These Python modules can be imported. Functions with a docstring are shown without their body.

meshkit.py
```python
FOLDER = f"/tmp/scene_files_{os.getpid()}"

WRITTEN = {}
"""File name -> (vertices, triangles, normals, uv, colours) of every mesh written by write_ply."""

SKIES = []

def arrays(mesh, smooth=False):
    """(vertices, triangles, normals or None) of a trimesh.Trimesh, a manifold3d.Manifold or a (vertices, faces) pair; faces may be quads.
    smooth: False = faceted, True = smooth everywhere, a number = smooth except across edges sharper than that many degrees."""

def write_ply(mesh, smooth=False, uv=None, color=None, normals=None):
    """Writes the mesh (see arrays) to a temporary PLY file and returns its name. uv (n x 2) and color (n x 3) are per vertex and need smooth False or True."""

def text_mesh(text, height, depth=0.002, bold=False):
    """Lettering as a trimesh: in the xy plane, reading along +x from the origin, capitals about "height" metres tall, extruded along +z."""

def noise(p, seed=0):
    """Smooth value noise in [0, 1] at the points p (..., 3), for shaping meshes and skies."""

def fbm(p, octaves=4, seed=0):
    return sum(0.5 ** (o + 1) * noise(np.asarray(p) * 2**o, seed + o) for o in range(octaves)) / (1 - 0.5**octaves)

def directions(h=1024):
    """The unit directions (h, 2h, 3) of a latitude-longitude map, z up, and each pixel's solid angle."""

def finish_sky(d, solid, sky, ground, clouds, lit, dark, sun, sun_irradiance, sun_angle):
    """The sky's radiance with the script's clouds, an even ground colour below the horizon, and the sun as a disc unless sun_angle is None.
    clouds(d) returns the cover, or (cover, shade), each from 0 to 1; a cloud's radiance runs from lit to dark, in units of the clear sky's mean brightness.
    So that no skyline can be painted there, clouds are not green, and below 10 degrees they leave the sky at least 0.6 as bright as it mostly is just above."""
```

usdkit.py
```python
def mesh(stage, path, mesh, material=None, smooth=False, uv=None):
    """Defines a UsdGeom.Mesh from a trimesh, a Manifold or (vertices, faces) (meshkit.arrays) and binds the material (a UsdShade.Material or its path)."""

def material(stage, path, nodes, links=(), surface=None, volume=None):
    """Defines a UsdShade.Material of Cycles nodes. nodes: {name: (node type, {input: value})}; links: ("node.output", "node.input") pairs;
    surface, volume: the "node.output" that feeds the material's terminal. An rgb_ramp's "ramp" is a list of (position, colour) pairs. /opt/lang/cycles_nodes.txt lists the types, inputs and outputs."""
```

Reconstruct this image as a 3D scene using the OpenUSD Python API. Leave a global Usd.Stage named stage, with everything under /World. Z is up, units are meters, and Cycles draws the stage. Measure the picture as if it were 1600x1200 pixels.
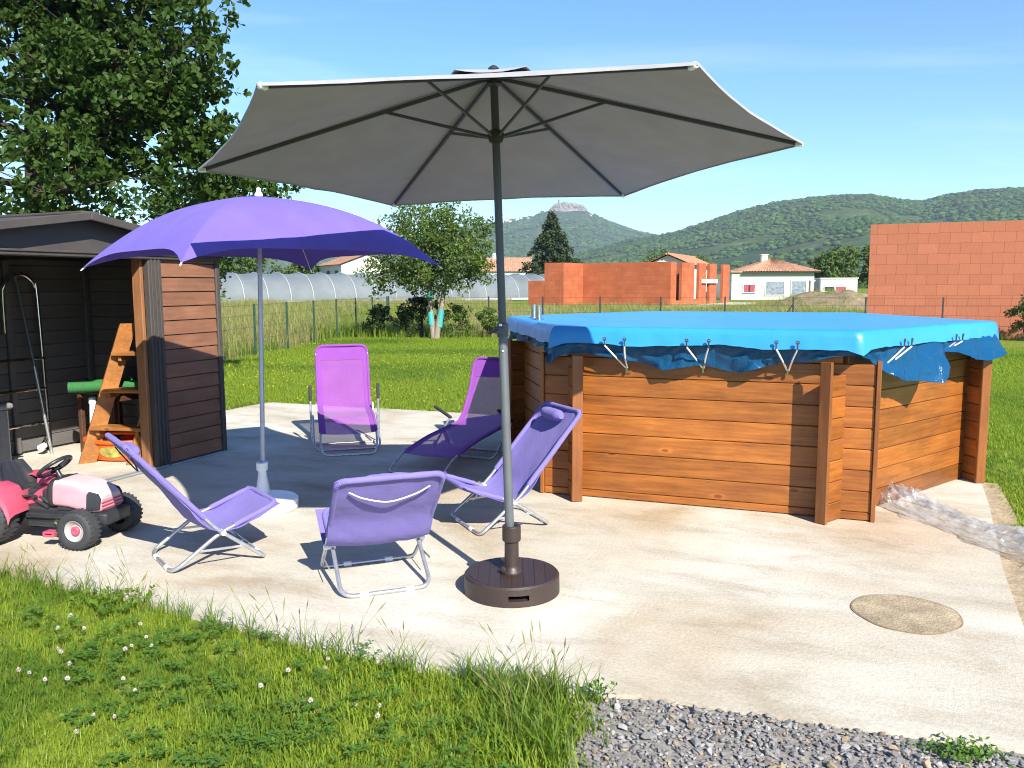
import math, random
import numpy as np
import trimesh
import shapely
from shapely.geometry import Polygon, Point
import usdkit, meshkit
from pxr import Usd, UsdGeom, UsdLux, UsdShade, Sdf, Gf, Vt

stage = Usd.Stage.CreateInMemory()
UsdGeom.SetStageUpAxis(stage, UsdGeom.Tokens.z)
UsdGeom.SetStageMetersPerUnit(stage, 1.0)
UsdGeom.Xform.Define(stage, "/World")
UsdGeom.Scope.Define(stage, "/World/Looks")
rng = np.random.default_rng(7)
PI = math.pi

# ------------------------------------------------------------------ camera, sky, sun, exposure
F_PX, EYE, ROLL = 1310.0, 1.6, -0.0042
PITCH = math.atan((600 - 444.5) / F_PX)
EXPOSURE = 1.2
SUN_AZ, SUN_EL = math.radians(27.0), math.radians(36.5)       # the sun stands behind the camera, to the right
SUN_DIR = np.array([math.sin(SUN_AZ) * math.cos(SUN_EL), -math.cos(SUN_AZ) * math.cos(SUN_EL), math.sin(SUN_EL)])

cam = UsdGeom.Camera.Define(stage, "/World/camera")
fw = np.array([0, math.cos(PITCH), -math.sin(PITCH)])
up0, rt0 = np.array([0, math.sin(PITCH), math.cos(PITCH)]), np.array([1.0, 0, 0])
rt = math.cos(ROLL) * rt0 + math.sin(ROLL) * up0
up = -math.sin(ROLL) * rt0 + math.cos(ROLL) * up0
cam.AddTransformOp().Set(Gf.Matrix4d(*rt, 0, *up, 0, *(-fw), 0, 0, 0, EYE, 1))
cam.CreateHorizontalApertureAttr(36.0)
cam.CreateVerticalApertureAttr(27.0)
cam.CreateFocalLengthAttr(36.0 * F_PX / 1600)
cam.CreateClippingRangeAttr(Gf.Vec2f(0.1, 20000))
cam.CreateExposureAttr(EXPOSURE)

dome = UsdLux.DomeLight.Define(stage, "/World/sky")
dome.CreateIntensityAttr(1.0)
sky_mat = usdkit.material(stage, "/World/Looks/sky_look", {
    "s": ("sky_texture", {"sky_type": "single_scattering", "sun_disc": False, "sun_elevation": SUN_EL,
                          "sun_rotation": math.atan2(SUN_DIR[0], SUN_DIR[1]), "altitude": 200.0,
                          "air_density": 1.0, "aerosol_density": 0.15, "ozone_density": 3.0}),
    "h": ("hsv", {"hue": 0.5, "saturation": 1.12, "value": 1.0, "fac": 1.0}), "t": ("mix_color", {"blend_type": "multiply", "fac": 1.0, "b": (0.76, 0.91, 1.09), "use_clamp": False}),
    "b": ("background_shader", {"strength": 0.093}),
    # a few faint wisps of high cloud
    "tc": ("texture_coordinate", {}), "mp": ("mapping", {"rotation": (0.0, 0.0, 0.6), "scale": (0.9, 3.2, 7.0)}), "n": ("noise_texture", {"scale": 1.6, "detail": 7.0, "roughness": 0.62, "distortion": 1.2}),
    "r": ("rgb_ramp", {"ramp": [(0.50, (0.0, 0.0, 0.0)), (0.72, (0.30, 0.30, 0.30))]}), "pale": ("hsv", {"hue": 0.5, "saturation": 0.62, "value": 1.12, "fac": 1.0}), "m": ("mix_color", {"use_clamp": False})},
    [("s.color", "h.color"), ("h.color", "t.a"), ("t.result", "m.a"), ("t.result", "pale.color"), ("pale.color", "m.b"), ("tc.generated", "mp.vector"), ("mp.vector", "n.vector"), ("n.fac", "r.fac"), ("r.color", "m.fac"), ("m.result", "b.color")], surface="b.background")
UsdShade.MaterialBindingAPI.Apply(dome.GetPrim()).Bind(sky_mat)
dome.GetPrim().SetCustomDataByKey("kind", "structure")

sun = UsdLux.DistantLight.Define(stage, "/World/sun")
sun.CreateIntensityAttr(1.25)
sun.CreateAngleAttr(0.5)
sun.CreateNormalizeAttr(True)
sun.CreateColorAttr(Gf.Vec3f(1.0, 0.95, 0.86))
zax = SUN_DIR
xax = np.cross([0, 0, 1.0], zax); xax /= np.linalg.norm(xax)
yax = np.cross(zax, xax)
sun.AddTransformOp().Set(Gf.Matrix4d(*xax, 0, *yax, 0, *zax, 0, 0, 0, 0, 1))

# ------------------------------------------------------------------ helpers
_used = {}

def numbered(parent, name):
    k = (parent, name)
    n = _used.get(k, 0)
    _used[k] = n + 1
    return f"{parent}/{name}" if n == 0 else f"{parent}/{name}_{n:03d}"

def tag(p, label=None, cat=None, group=None, kind=None):
    for k, v in (("label", label), ("category", cat), ("group", group), ("kind", kind)):
        if v:
            p.SetCustomDataByKey(k, v)
    return p

def thing(name, label, cat, loc=(0, 0, 0), rotz=0.0, group=None):
    x = UsdGeom.Xform.Define(stage, numbered("/World", name))
    x.AddTranslateOp().Set(Gf.Vec3d(*map(float, loc)))
    x.AddRotateZOp().Set(math.degrees(rotz))
    return tag(x.GetPrim(), label, cat, group)

def dup(src, loc, rotz=0.0, label=None, group=None, scale=None):
    was = src.GetCustomData()
    base = src.GetName()
    if base[-4:-3] == "_" and base[-3:].isdigit():
        base = base[:-4]
    x = UsdGeom.Xform.Define(stage, numbered("/World", base))
    p = x.GetPrim()
    p.GetReferences().AddInternalReference(src.GetPath())
    p.SetInstanceable(True)
    ops = {o.GetOpName(): o for o in x.GetOrderedXformOps()}
    x.ClearXformOpOrder()
    x.AddTranslateOp().Set(Gf.Vec3d(*map(float, loc)))
    x.AddRotateZOp().Set(math.degrees(rotz))
    if scale is not None:
        x.AddScaleOp().Set(Gf.Vec3f(*scale))
    return tag(p, label, was.get("category"), group or was.get("group"))

class MB:
    def __init__(s):
        s.V, s.F, s.n = [], [], 0
    def add(s, v, f):
        v = np.asarray(v, float).reshape(-1, 3)
        f = np.asarray(f, int)
        if f.ndim == 2 and f.shape[1] == 4:
            f = np.vstack([f[:, [0, 1, 2]], f[:, [0, 2, 3]]])
        s.V.append(v); s.F.append(f + s.n); s.n += len(v)
        return s
    def arr(s):
        return np.vstack(s.V), np.vstack(s.F)
    def rbox(s, c, size, b=0.004, R=None):
        v, f = rbox(size, b)
        if R is not None:
            v = v @ np.asarray(R).T
        return s.add(v + np.asarray(c, float), f)
    def bar(s, p, q, w, h, b=0.003, upv=(0, 0, 1)):
        """a bevelled bar from p to q, w wide (sideways) and h high (along upv)"""
        p, q = np.asarray(p, float), np.asarray(q, float)
        d = q - p; L = np.linalg.norm(d); d /= L
        side = np.cross(np.asarray(upv, float), d)
        side /= np.linalg.norm(side)
        u = np.cross(d, side)
        return s.rbox((p + q) / 2, (L, w, h), b, np.stack([d, side, u], 1))
    def tube(s, path, r, n=8, closed=False, cap=True):
        v, f = tube(path, r, n, closed, cap)
        return s.add(v, f)
    def lathe(s, prof, n=24, c=(0, 0, 0), R=None):
        v, f = lathe(prof, n)
        if R is not None:
            v = v @ np.asarray(R).T
        return s.add(v + np.asarray(c, float), f)
    def xform(s, R=None, t=(0, 0, 0)):
        for i in range(len(s.V)):
            if R is not None:
                s.V[i] = s.V[i] @ np.asarray(R).T
            s.V[i] = s.V[i] + np.asarray(t, float)
        return s

_rb = None
def rbox(size, b):
    global _rb
    h = np.asarray(size, float) / 2
    b = min(b, h.min() * 0.8)
    def verts(h, b):
        out = []
        for sx in (-1, 1):
            for sy in (-1, 1):
                for sz in (-1, 1):
                    c = np.array([sx, sy, sz])
                    for k in range(3):
                        m = h - b
                        m = m.copy(); m[k] = h[k]
                        out.append(c * m)
        return np.array(out)
    if _rb is None:
        pv = verts(np.array([1.0, 1.1, 1.2]), 0.2)
        hull = trimesh.convex.convex_hull(pv)
        idx = [int(np.argmin(np.linalg.norm(pv - x, axis=1))) for x in hull.vertices]
        _rb = np.array(idx)[hull.faces]
    return verts(h, b), _rb

def frames(path, closed=False):
    p = np.asarray(path, float)
    if closed:
        t = np.roll(p, -1, 0) - np.roll(p, 1, 0)
    else:
        t = np.gradient(p, axis=0)
    t /= np.linalg.norm(t, axis=1, keepdims=True) + 1e-12
    a = np.cross(t[0], [0, 0, 1.0])
    if np.linalg.norm(a) < 1e-3:
        a = np.cross(t[0], [1.0, 0, 0])
    a /= np.linalg.norm(a)
    A = []
    for i in range(len(p)):
        a = a - t[i] * (a @ t[i])
        a /= np.linalg.norm(a) + 1e-12
        A.append(a.copy())
    A = np.array(A)
    return p, t, A, np.cross(t, A)

def tube(path, r, n=8, closed=False, cap=True):
    p, t, A, B = frames(path, closed)
    r = np.broadcast_to(np.asarray(r, float), (len(p),))
    ang = np.arange(n) * 2 * PI / n
    v = p[:, None] + r[:, None, None] * (np.cos(ang)[None, :, None] * A[:, None] + np.sin(ang)[None, :, None] * B[:, None])
    m = len(p)
    I = np.arange(m if closed else m - 1)
    i, j = np.meshgrid(I, np.arange(n), indexing="ij")
    i2 = (i + 1) % m
    q = np.stack([i * n + j, i2 * n + j, i2 * n + (j + 1) % n, i * n + (j + 1) % n], -1).reshape(-1, 4)[:, ::-1]
    f = np.vstack([q[:, [0, 1, 2]], q[:, [0, 2, 3]]])
    v = v.reshape(-1, 3)
    if cap and not closed:
        v = np.vstack([v, p[0], p[-1]])
        k = m * n
        c0 = np.array([[k, (j + 1) % n, j] for j in range(n)])
        c1 = np.array([[k + 1, (m - 1) * n + j, (m - 1) * n + (j + 1) % n] for j in range(n)])
        f = np.vstack([f, c0[:, ::-1], c1[:, ::-1]])
    tm = trimesh.Trimesh(v, f, process=False)
    if tm.volume < 0:
        f = f[:, ::-1]
    return v, f

def lathe(prof, n=24):
    """prof: (r, z) from bottom to top"""
    prof = np.asarray(prof, float)
    ang = np.arange(n) * 2 * PI / n
    v = np.stack([prof[:, 0][:, None] * np.cos(ang), prof[:, 0][:, None] * np.sin(ang), np.repeat(prof[:, 1][:, None], n, 1)], -1).reshape(-1, 3)
    m = len(prof)
    i, j = np.meshgrid(np.arange(m - 1), np.arange(n), indexing="ij")
    q = np.stack([i * n + j, i * n + (j + 1) % n, (i + 1) * n + (j + 1) % n, (i + 1) * n + j], -1).reshape(-1, 4)
    f = np.vstack([q[:, [0, 1, 2]], q[:, [0, 2, 3]]])
    return v, f

def fillet(pts, r, n=5, closed=False):
    pts = [np.asarray(p, float) for p in pts]
    out = []
    N = len(pts)
    for i, p in enumerate(pts):
        if not closed and i in (0, N - 1):
            out.append(p); continue
        a, b = pts[i - 1], pts[(i + 1) % N]
        da, db = a - p, b - p
        la, lb = np.linalg.norm(da), np.linalg.norm(db)
        rr = min(r, la * 0.45, lb * 0.45)
        p0, p1 = p + da / la * rr, p + db / lb * rr
        for k in range(n + 1):
            t = k / n
            out.append((1 - t) ** 2 * p0 + 2 * t * (1 - t) * p + t * t * p1)
    return np.array(out)

def spline(pts, n=6):
    p = np.asarray(pts, float)
    e = np.vstack([2 * p[0] - p[1], p, 2 * p[-1] - p[-2]])
    out = []
    for i in range(1, len(e) - 2):
        for k in range(n):
            t = k / n
            a, b, c, d = e[i - 1], e[i], e[i + 1], e[i + 2]
            out.append(0.5 * ((2 * b) + (-a + c) * t + (2 * a - 5 * b + 4 * c - d) * t * t + (-a + 3 * b - 3 * c + d) * t ** 3))
    out.append(p[-1])
    return np.array(out)

def sheet(grid, th=0.0):
    """a grid (m, n, 3) of points as a sheet, closed and th thick if th > 0"""
    g = np.asarray(grid, float)
    m, n = g.shape[:2]
    i, j = np.meshgrid(np.arange(m - 1), np.arange(n - 1), indexing="ij")
    q = np.stack([i * n + j, i * n + j + 1, (i + 1) * n + j + 1, (i + 1) * n + j], -1).reshape(-1, 4)
    if th <= 0:
        return g.reshape(-1, 3), q
    du, dv = np.gradient(g, axis=0), np.gradient(g, axis=1)
    nn = np.cross(dv, du); nn /= np.linalg.norm(nn, axis=2, keepdims=True) + 1e-12
    a, b = (g + nn * th / 2).reshape(-1, 3), (g - nn * th / 2).reshape(-1, 3)
    k = m * n
    ring = [(0, c) for c in range(n)] + [(r, n - 1) for r in range(1, m)] + [(m - 1, c) for c in range(n - 2, -1, -1)] + [(r, 0) for r in range(m - 2, 0, -1)]
    ring = [r * n + c for r, c in ring]
    side = [[ring[x], ring[(x + 1) % len(ring)], ring[(x + 1) % len(ring)] + k, ring[x] + k] for x in range(len(ring))]
    return np.vstack([a, b]), np.vstack([q[:, ::-1], q + k, side])

def obj(name, mb, mat, parent=None, smooth=False, label=None, kind=None, xf=None, cat=None, group=None):
    path = numbered(str(parent.GetPath()) if parent is not None else "/World", name)
    if isinstance(mb, MB):
        mb = mb.arr()
    tm = mb if not isinstance(mb, tuple) else trimesh.Trimesh(mb[0], MB().add(*mb).arr()[1], process=False)
    m = usdkit.mesh(stage, path, tm, mat, smooth=smooth)
    p = m.GetPrim()
    if xf is not None:
        (x, y, z), rz = xf[0], xf[1]
        mm = UsdGeom.Xformable(p)
        mm.AddTranslateOp().Set(Gf.Vec3d(float(x), float(y), float(z)))
        mm.AddRotateZOp().Set(math.degrees(rz))
    tag(p, label, cat, group, kind)
    return p

def group_xf(name, parent, loc=(0, 0, 0), rotz=0.0, label=None):
    x = UsdGeom.Xform.Define(stage, numbered(str(parent.GetPath()), name))
    x.AddTranslateOp().Set(Gf.Vec3d(*map(float, loc)))
    x.AddRotateZOp().Set(math.degrees(rotz))
    return tag(x.GetPrim(), label)

def rotz_m(a):
    c, s = math.cos(a), math.sin(a)
    return np.array([[c, -s, 0], [s, c, 0], [0, 0, 1.0]])

def instancer(name, protos, mats, pos, yaw, scale, pick, kind="stuff", parent="/World", tilt=None):
    path = numbered(parent, name)
    pi = UsdGeom.PointInstancer.Define(stage, path)
    rel = pi.CreatePrototypesRel()
    for k, (pname, mesh, mat) in enumerate(zip([p[0] for p in protos], [p[1] for p in protos], mats)):
        pp = f"{path}/{pname}"
        a = mesh.arr() if isinstance(mesh, MB) else mesh
        usdkit.mesh(stage, pp, a if not isinstance(a, tuple) else trimesh.Trimesh(a[0], MB().add(*a).arr()[1], process=False), mat, smooth=protos[k][2] if len(protos[k]) > 2 else False)
        rel.AddTarget(pp)
    pi.CreatePositionsAttr(Vt.Vec3fArray.FromNumpy(np.asarray(pos, np.float32)))
    n = len(pos)
    yaw = np.asarray(yaw, float)
    tx, ty = (np.zeros(n), np.zeros(n)) if tilt is None else tilt
    cz, sz = np.cos(yaw / 2), np.sin(yaw / 2)
    # quaternion = small tilt about x/y after yaw about z
    hx, hy = np.asarray(tx) / 2, np.asarray(ty) / 2
    w, x, y, z = cz, hx * cz + hy * sz, hy * cz - hx * sz, sz
    nn = np.sqrt(w * w + x * x + y * y + z * z)
    q = [Gf.Quath(float(a), float(b), float(c), float(d)) for a, b, c, d in zip(w / nn, x / nn, y / nn, z / nn)]
    pi.CreateOrientationsAttr(Vt.QuathArray(q))
    sc = np.asarray(scale, np.float32)
    if sc.ndim == 1:
        sc = np.repeat(sc[:, None], 3, 1)
    pi.CreateScalesAttr(Vt.Vec3fArray.FromNumpy(sc))
    pi.CreateProtoIndicesAttr(Vt.IntArray.FromNumpy(np.asarray(pick, np.int32)))
    tag(pi.GetPrim(), kind=kind)
    return pi.GetPrim()

# ------------------------------------------------------------------ materials
_m = {}
def mat(name, nodes, links, surface="p.BSDF", volume=None):
    _m[name] = usdkit.material(stage, f"/World/Looks/{name}", nodes, links, surface=surface, volume=volume)
    return _m[name]

def plain(name, c, rough=0.5, metal=0.0, var=0.12, scale=6.0, bump=0.0, bscale=60.0, spec=0.5, rnd=0.0, coat=0.0, stretch=(1, 1, 1)):
    """a colour with uneven tone, fine relief and (rnd) a tone of its own for each object"""
    c = np.asarray(c, float)
    nodes = {"tc": ("texture_coordinate", {}), "mp": ("mapping", {"scale": stretch}), "n": ("noise_texture", {"scale": scale, "detail": 5.0, "roughness": 0.6}),
             "r": ("rgb_ramp", {"ramp": [(0.25, c * (1 - var)), (0.75, np.minimum(c * (1 + var), 1))]}),
             "rr": ("map_range", {"from_min": 0.3, "from_max": 0.7, "to_min": max(rough - 0.08, 0.02), "to_max": min(rough + 0.1, 1)}),
             "p": ("principled_bsdf", {"metallic": metal, "specular_ior_level": spec, "coat_weight": coat})}
    links = [("tc.object", "mp.vector"), ("mp.vector", "n.vector"), ("n.fac", "r.fac"), ("n.fac", "rr.value"), ("rr.result", "p.roughness")]
    out = "r.color"
    if rnd > 0:
        nodes["oi"] = ("object_info", {})
        nodes["mr"] = ("map_range", {"from_min": 0.0, "from_max": 1.0, "to_min": 1 - rnd, "to_max": 1 + rnd})
        nodes["h"] = ("hsv", {})
        links += [("oi.random", "mr.value"), ("mr.result", "h.value"), (out, "h.color")]
        out = "h.color"
    links.append((out, "p.base_color"))
    if bump > 0:
        nodes["bn"] = ("noise_texture", {"scale": bscale, "detail": 4.0})
        nodes["b"] = ("bump", {"strength": bump, "distance": 0.01})
        links += [("mp.vector", "bn.vector"), ("bn.fac", "b.height"), ("b.normal", "p.normal")]
    return mat(name, nodes, links)

def cloth(name, c, transl=0.25, rough=0.9, weave=900.0, var=0.06, alpha=None):
    c = np.asarray(c, float)
    nodes = {"tc": ("texture_coordinate", {}), "n": ("noise_texture", {"scale": 5.0, "detail": 4.0}),
             "r": ("rgb_ramp", {"ramp": [(0.3, c * (1 - var)), (0.7, c * (1 + var))]}),
             "bn": ("noise_texture", {"scale": 6.0, "detail": 4.0, "roughness": 0.5}),
             "b": ("bump", {"strength": 0.35, "distance": 0.03}),
             "p": ("principled_bsdf", {"roughness": rough, "specular_ior_level": 0.15, "sheen_weight": 0.1}),
             "t": ("translucent_bsdf", {}), "m": ("mix_closure", {"fac": transl})}
    links = [("tc.object", "n.vector"), ("n.fac", "r.fac"), ("r.color", "p.base_color"), ("r.color", "t.color"), ("tc.object", "bn.vector"),
             ("bn.fac", "b.height"), ("b.normal", "p.normal"), ("p.BSDF", "m.closure1"), ("t.BSDF", "m.closure2")]
    out = "m.closure"
    if alpha is not None:                                   # an open mesh weave, seen through a little
        nodes["tr"] = ("transparent_bsdf", {})
        nodes["m2"] = ("mix_closure", {"fac": alpha})
        links += [("m.closure", "m2.closure1"), ("tr.BSDF", "m2.closure2")]
        out = "m2.closure"
    return mat(name, nodes, links, surface=out)

def wood(name, light, dark, rough=0.45, grain=14.0, rnd=0.22, knots=True, axis=0):
    """grain running along the object's own x (axis 0) or z (axis 2)"""
    light, dark = np.asarray(light, float), np.asarray(dark, float)
    st = [1.0, 1.0, 1.0]; st[axis] = 0.06
    kn = [1.0, 1.0, 1.0]; kn[axis] = 0.45
    nodes = {"tc": ("texture_coordinate", {}), "oi": ("object_info", {}),
             "off": ("combine_xyz", {}), "o1": ("math", {"math_type": "multiply", "value2": 37.0}), "add": ("vector_math", {"math_type": "add"}),
             "mp": ("mapping", {"scale": st}), "n": ("noise_texture", {"scale": grain * 4, "detail": 6.0, "roughness": 0.65, "distortion": 0.6}),
             "n2": ("noise_texture", {"scale": 4.5, "detail": 5.0, "roughness": 0.6}), "mp2": ("mapping", {"scale": [s if s == 1.0 else 0.5 for s in st]}),
             "r": ("rgb_ramp", {"ramp": [(0.3, dark), (0.52, (light + dark) / 2), (0.72, light)]}),
             "r2": ("rgb_ramp", {"ramp": [(0.3, (0.68,) * 3), (0.7, (1.20,) * 3)]}),
             "mu": ("mix_color", {"blend_type": "multiply", "fac": 1.0, "use_clamp": False}),
             "mr": ("map_range", {"from_min": 0.0, "from_max": 1.0, "to_min": 1 - rnd, "to_max": 1 + rnd}), "h": ("hsv", {}),
             "b": ("bump", {"strength": 0.25, "distance": 0.004}), "p": ("principled_bsdf", {"roughness": rough})}
    links = [("oi.random", "o1.value1"), ("o1.value", "off.x"), ("o1.value", "off.y"), ("o1.value", "off.z"), ("tc.object", "add.vector1"), ("off.vector", "add.vector2"),
             ("add.vector", "mp.vector"), ("mp.vector", "n.vector"), ("add.vector", "mp2.vector"), ("mp2.vector", "n2.vector"),
             ("n.fac", "r.fac"), ("n2.fac", "r2.fac"), ("r.color", "mu.a"), ("r2.color", "mu.b"), ("oi.random", "mr.value"), ("mr.result", "h.value"),
             ("n.fac", "b.height"), ("b.normal", "p.normal")]
    out = "mu.result"
    if knots:
        nodes["mp3"] = ("mapping", {"scale": kn})
        nodes["vo"] = ("voronoi_texture", {"scale": 4.2, "randomness": 1.0})
        nodes["rk"] = ("rgb_ramp", {"ramp": [(0.0, (0.55, 0.4, 0.3)), (0.05, (0.6, 0.45, 0.35)), (0.075, (1.25, 1.3, 1.4)), (0.13, (1, 1, 1))]})
        nodes["mk"] = ("mix_color", {"blend_type": "multiply", "fac": 0.9, "use_clamp": False})
        links += [("add.vector", "mp3.vector"), ("mp3.vector", "vo.vector"), ("vo.distance", "rk.fac"), (out, "mk.a"), ("rk.color", "mk.b")]
        out = "mk.result"
    links += [(out, "h.color"), ("h.color", "p.base_color")]
    return mat(name, nodes, links)

def leaf(name, c1, c2, transl=0.35, rough=0.5, rnd=0.2, spec=0.3):
    c1, c2 = np.asarray(c1, float), np.asarray(c2, float)
    return mat(name, {"g": ("geometry", {}), "r": ("rgb_ramp", {"ramp": [(0.0, c1), (1.0, c2)]}),
                      "gp": ("noise_texture", {"scale": 0.9, "detail": 2.0}), "tc": ("texture_coordinate", {}),
                      "ad": ("math", {"math_type": "multiply_add", "value2": 0.6, "value3": 0.0}), "ad2": ("math", {"math_type": "multiply_add", "value2": 0.5}),
                      "p": ("principled_bsdf", {"roughness": rough, "specular_ior_level": spec}), "t": ("translucent_bsdf", {}),
                      "ml": ("mix_color", {"blend_type": "multiply", "fac": 1.0, "b": (1.3, 1.5, 0.6), "use_clamp": False}),
                      "m": ("mix_closure", {"fac": transl})},
               [("g.random_per_island", "ad.value1"), ("tc.object", "gp.vector"), ("gp.fac", "ad2.value1"), ("ad.value", "ad2.value3"), ("ad2.value", "r.fac"),
                ("r.color", "p.base_color"), ("r.color", "ml.a"), ("ml.result", "t.color"), ("p.BSDF", "m.closure1"), ("t.BSDF", "m.closure2")], surface="m.closure")

# ground: grass soil, green with dry patches
GROUND = mat("lawn_soil", {"g": ("geometry", {}), "n": ("noise_texture", {"scale": 0.35, "detail": 6.0, "roughness": 0.6}), "n2": ("noise_texture", {"scale": 14.0, "detail": 5.0}),
                           "r": ("rgb_ramp", {"ramp": [(0.3, (0.10, 0.145, 0.016)), (0.55, (0.15, 0.19, 0.024)), (0.75, (0.20, 0.195, 0.045))]}),
                           "r2": ("rgb_ramp", {"ramp": [(0.3, (0.6,) * 3), (0.7, (1.2,) * 3)]}), "m": ("mix_color", {"blend_type": "multiply", "fac": 1.0, "use_clamp": False}),
                           "b": ("bump", {"strength": 0.6, "distance": 0.02}), "p": ("principled_bsdf", {"roughness": 0.95, "specular_ior_level": 0.1})},
             [("g.position", "n.vector"), ("g.position", "n2.vector"), ("n.fac", "r.fac"), ("n2.fac", "r2.fac"), ("r.color", "m.a"), ("r2.color", "m.b"), ("m.result", "p.base_color"),
              ("n2.fac", "b.height"), ("b.normal", "p.normal")])

# pale brushed concrete with washed rust-coloured stains
CONCRETE = mat("concrete", {"g": ("geometry", {}), "mpg": ("mapping", {"rotation": (0, 0, 0.40)}), "big": ("noise_texture", {"scale": 0.55, "detail": 4.0, "roughness": 0.55, "distortion": 0.8}),
                            "st": ("mapping", {"scale": (0.55, 1.2, 1.0)}), "streak": ("noise_texture", {"scale": 2.2, "detail": 8.0, "roughness": 0.72, "distortion": 0.3}),
                            "fine": ("noise_texture", {"scale": 55.0, "detail": 6.0, "roughness": 0.7}), "grit": ("noise_texture", {"scale": 240.0, "detail": 2.0}),
                            "rb": ("rgb_ramp", {"ramp": [(0.36, (0.52, 0.495, 0.43)), (0.52, (0.455, 0.415, 0.335)), (0.68, (0.395, 0.315, 0.215))]}),
                            "rs": ("rgb_ramp", {"ramp": [(0.33, (0.78, 0.74, 0.68)), (0.5, (1, 1, 1)), (0.68, (1.14, 1.14, 1.13))]}),
                            "rf": ("rgb_ramp", {"ramp": [(0.25, (0.72, 0.71, 0.69)), (0.7, (1.12, 1.12, 1.12))]}),
                            "m1": ("mix_color", {"blend_type": "multiply", "fac": 1.0, "use_clamp": False}), "m2": ("mix_color", {"blend_type": "multiply", "fac": 0.8, "use_clamp": False}),
                            "ad": ("math", {"math_type": "multiply_add", "value2": 0.4}), "b": ("bump", {"strength": 0.5, "distance": 0.008}),
                            "dv": ("vector_math", {"math_type": "distance", "vector2": (2.45, 5.35, 0.0)}), "dn": ("math", {"math_type": "multiply_add", "value2": 0.9}), "dm": ("map_range", {"from_min": 0.5, "from_max": 1.35, "to_min": 0.55, "to_max": 0.0, "clamp": True}),
                            "rust": ("mix_color", {"blend_type": "multiply", "b": (0.80, 0.52, 0.31), "use_clamp": False}),
                            "p": ("principled_bsdf", {"roughness": 0.9, "specular_ior_level": 0.2})},
               [("g.position", "mpg.vector"), ("mpg.vector", "big.vector"), ("mpg.vector", "st.vector"), ("st.vector", "streak.vector"), ("mpg.vector", "fine.vector"), ("mpg.vector", "grit.vector"),
                ("big.fac", "rb.fac"), ("streak.fac", "rs.fac"), ("fine.fac", "rf.fac"), ("rb.color", "m1.a"), ("rs.color", "m1.b"), ("m1.result", "m2.a"), ("rf.color", "m2.b"),
                ("g.position", "dv.vector1"), ("streak.fac", "dn.value1"), ("dv.value", "dn.value3"), ("dn.value", "dm.value"), ("dm.result", "rust.fac"), ("m2.result", "rust.a"), ("rust.result", "p.base_color"), ("grit.fac", "ad.value1"), ("fine.fac", "ad.value3"), ("ad.value", "b.height"), ("b.normal", "p.normal")])
COVERCONC = plain("worn_concrete", (0.31, 0.25, 0.165), 0.95, var=0.45, scale=7, bump=0.7, bscale=90, spec=0.15)
SOIL = plain("dry_soil", (0.33, 0.26, 0.17), 0.95, var=0.35, scale=9, bump=0.8, bscale=40, spec=0.1)
GRAVELBED = plain("gravel_dust", (0.22, 0.20, 0.18), 0.95, var=0.3, scale=20, bump=0.8, bscale=70, spec=0.1)
STONES = [plain("stone_grey", (0.25, 0.24, 0.23), 0.85, var=0.25, scale=25, bump=0.4, bscale=120, rnd=0.35, spec=0.25),
          plain("stone_dark", (0.17, 0.163, 0.158), 0.85, var=0.25, scale=25, bump=0.4, bscale=120, rnd=0.3, spec=0.25),
          plain("stone_ochre", (0.30, 0.23, 0.15), 0.85, var=0.2, scale=25, bump=0.3, bscale=120, rnd=0.2, spec=0.2)]
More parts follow.
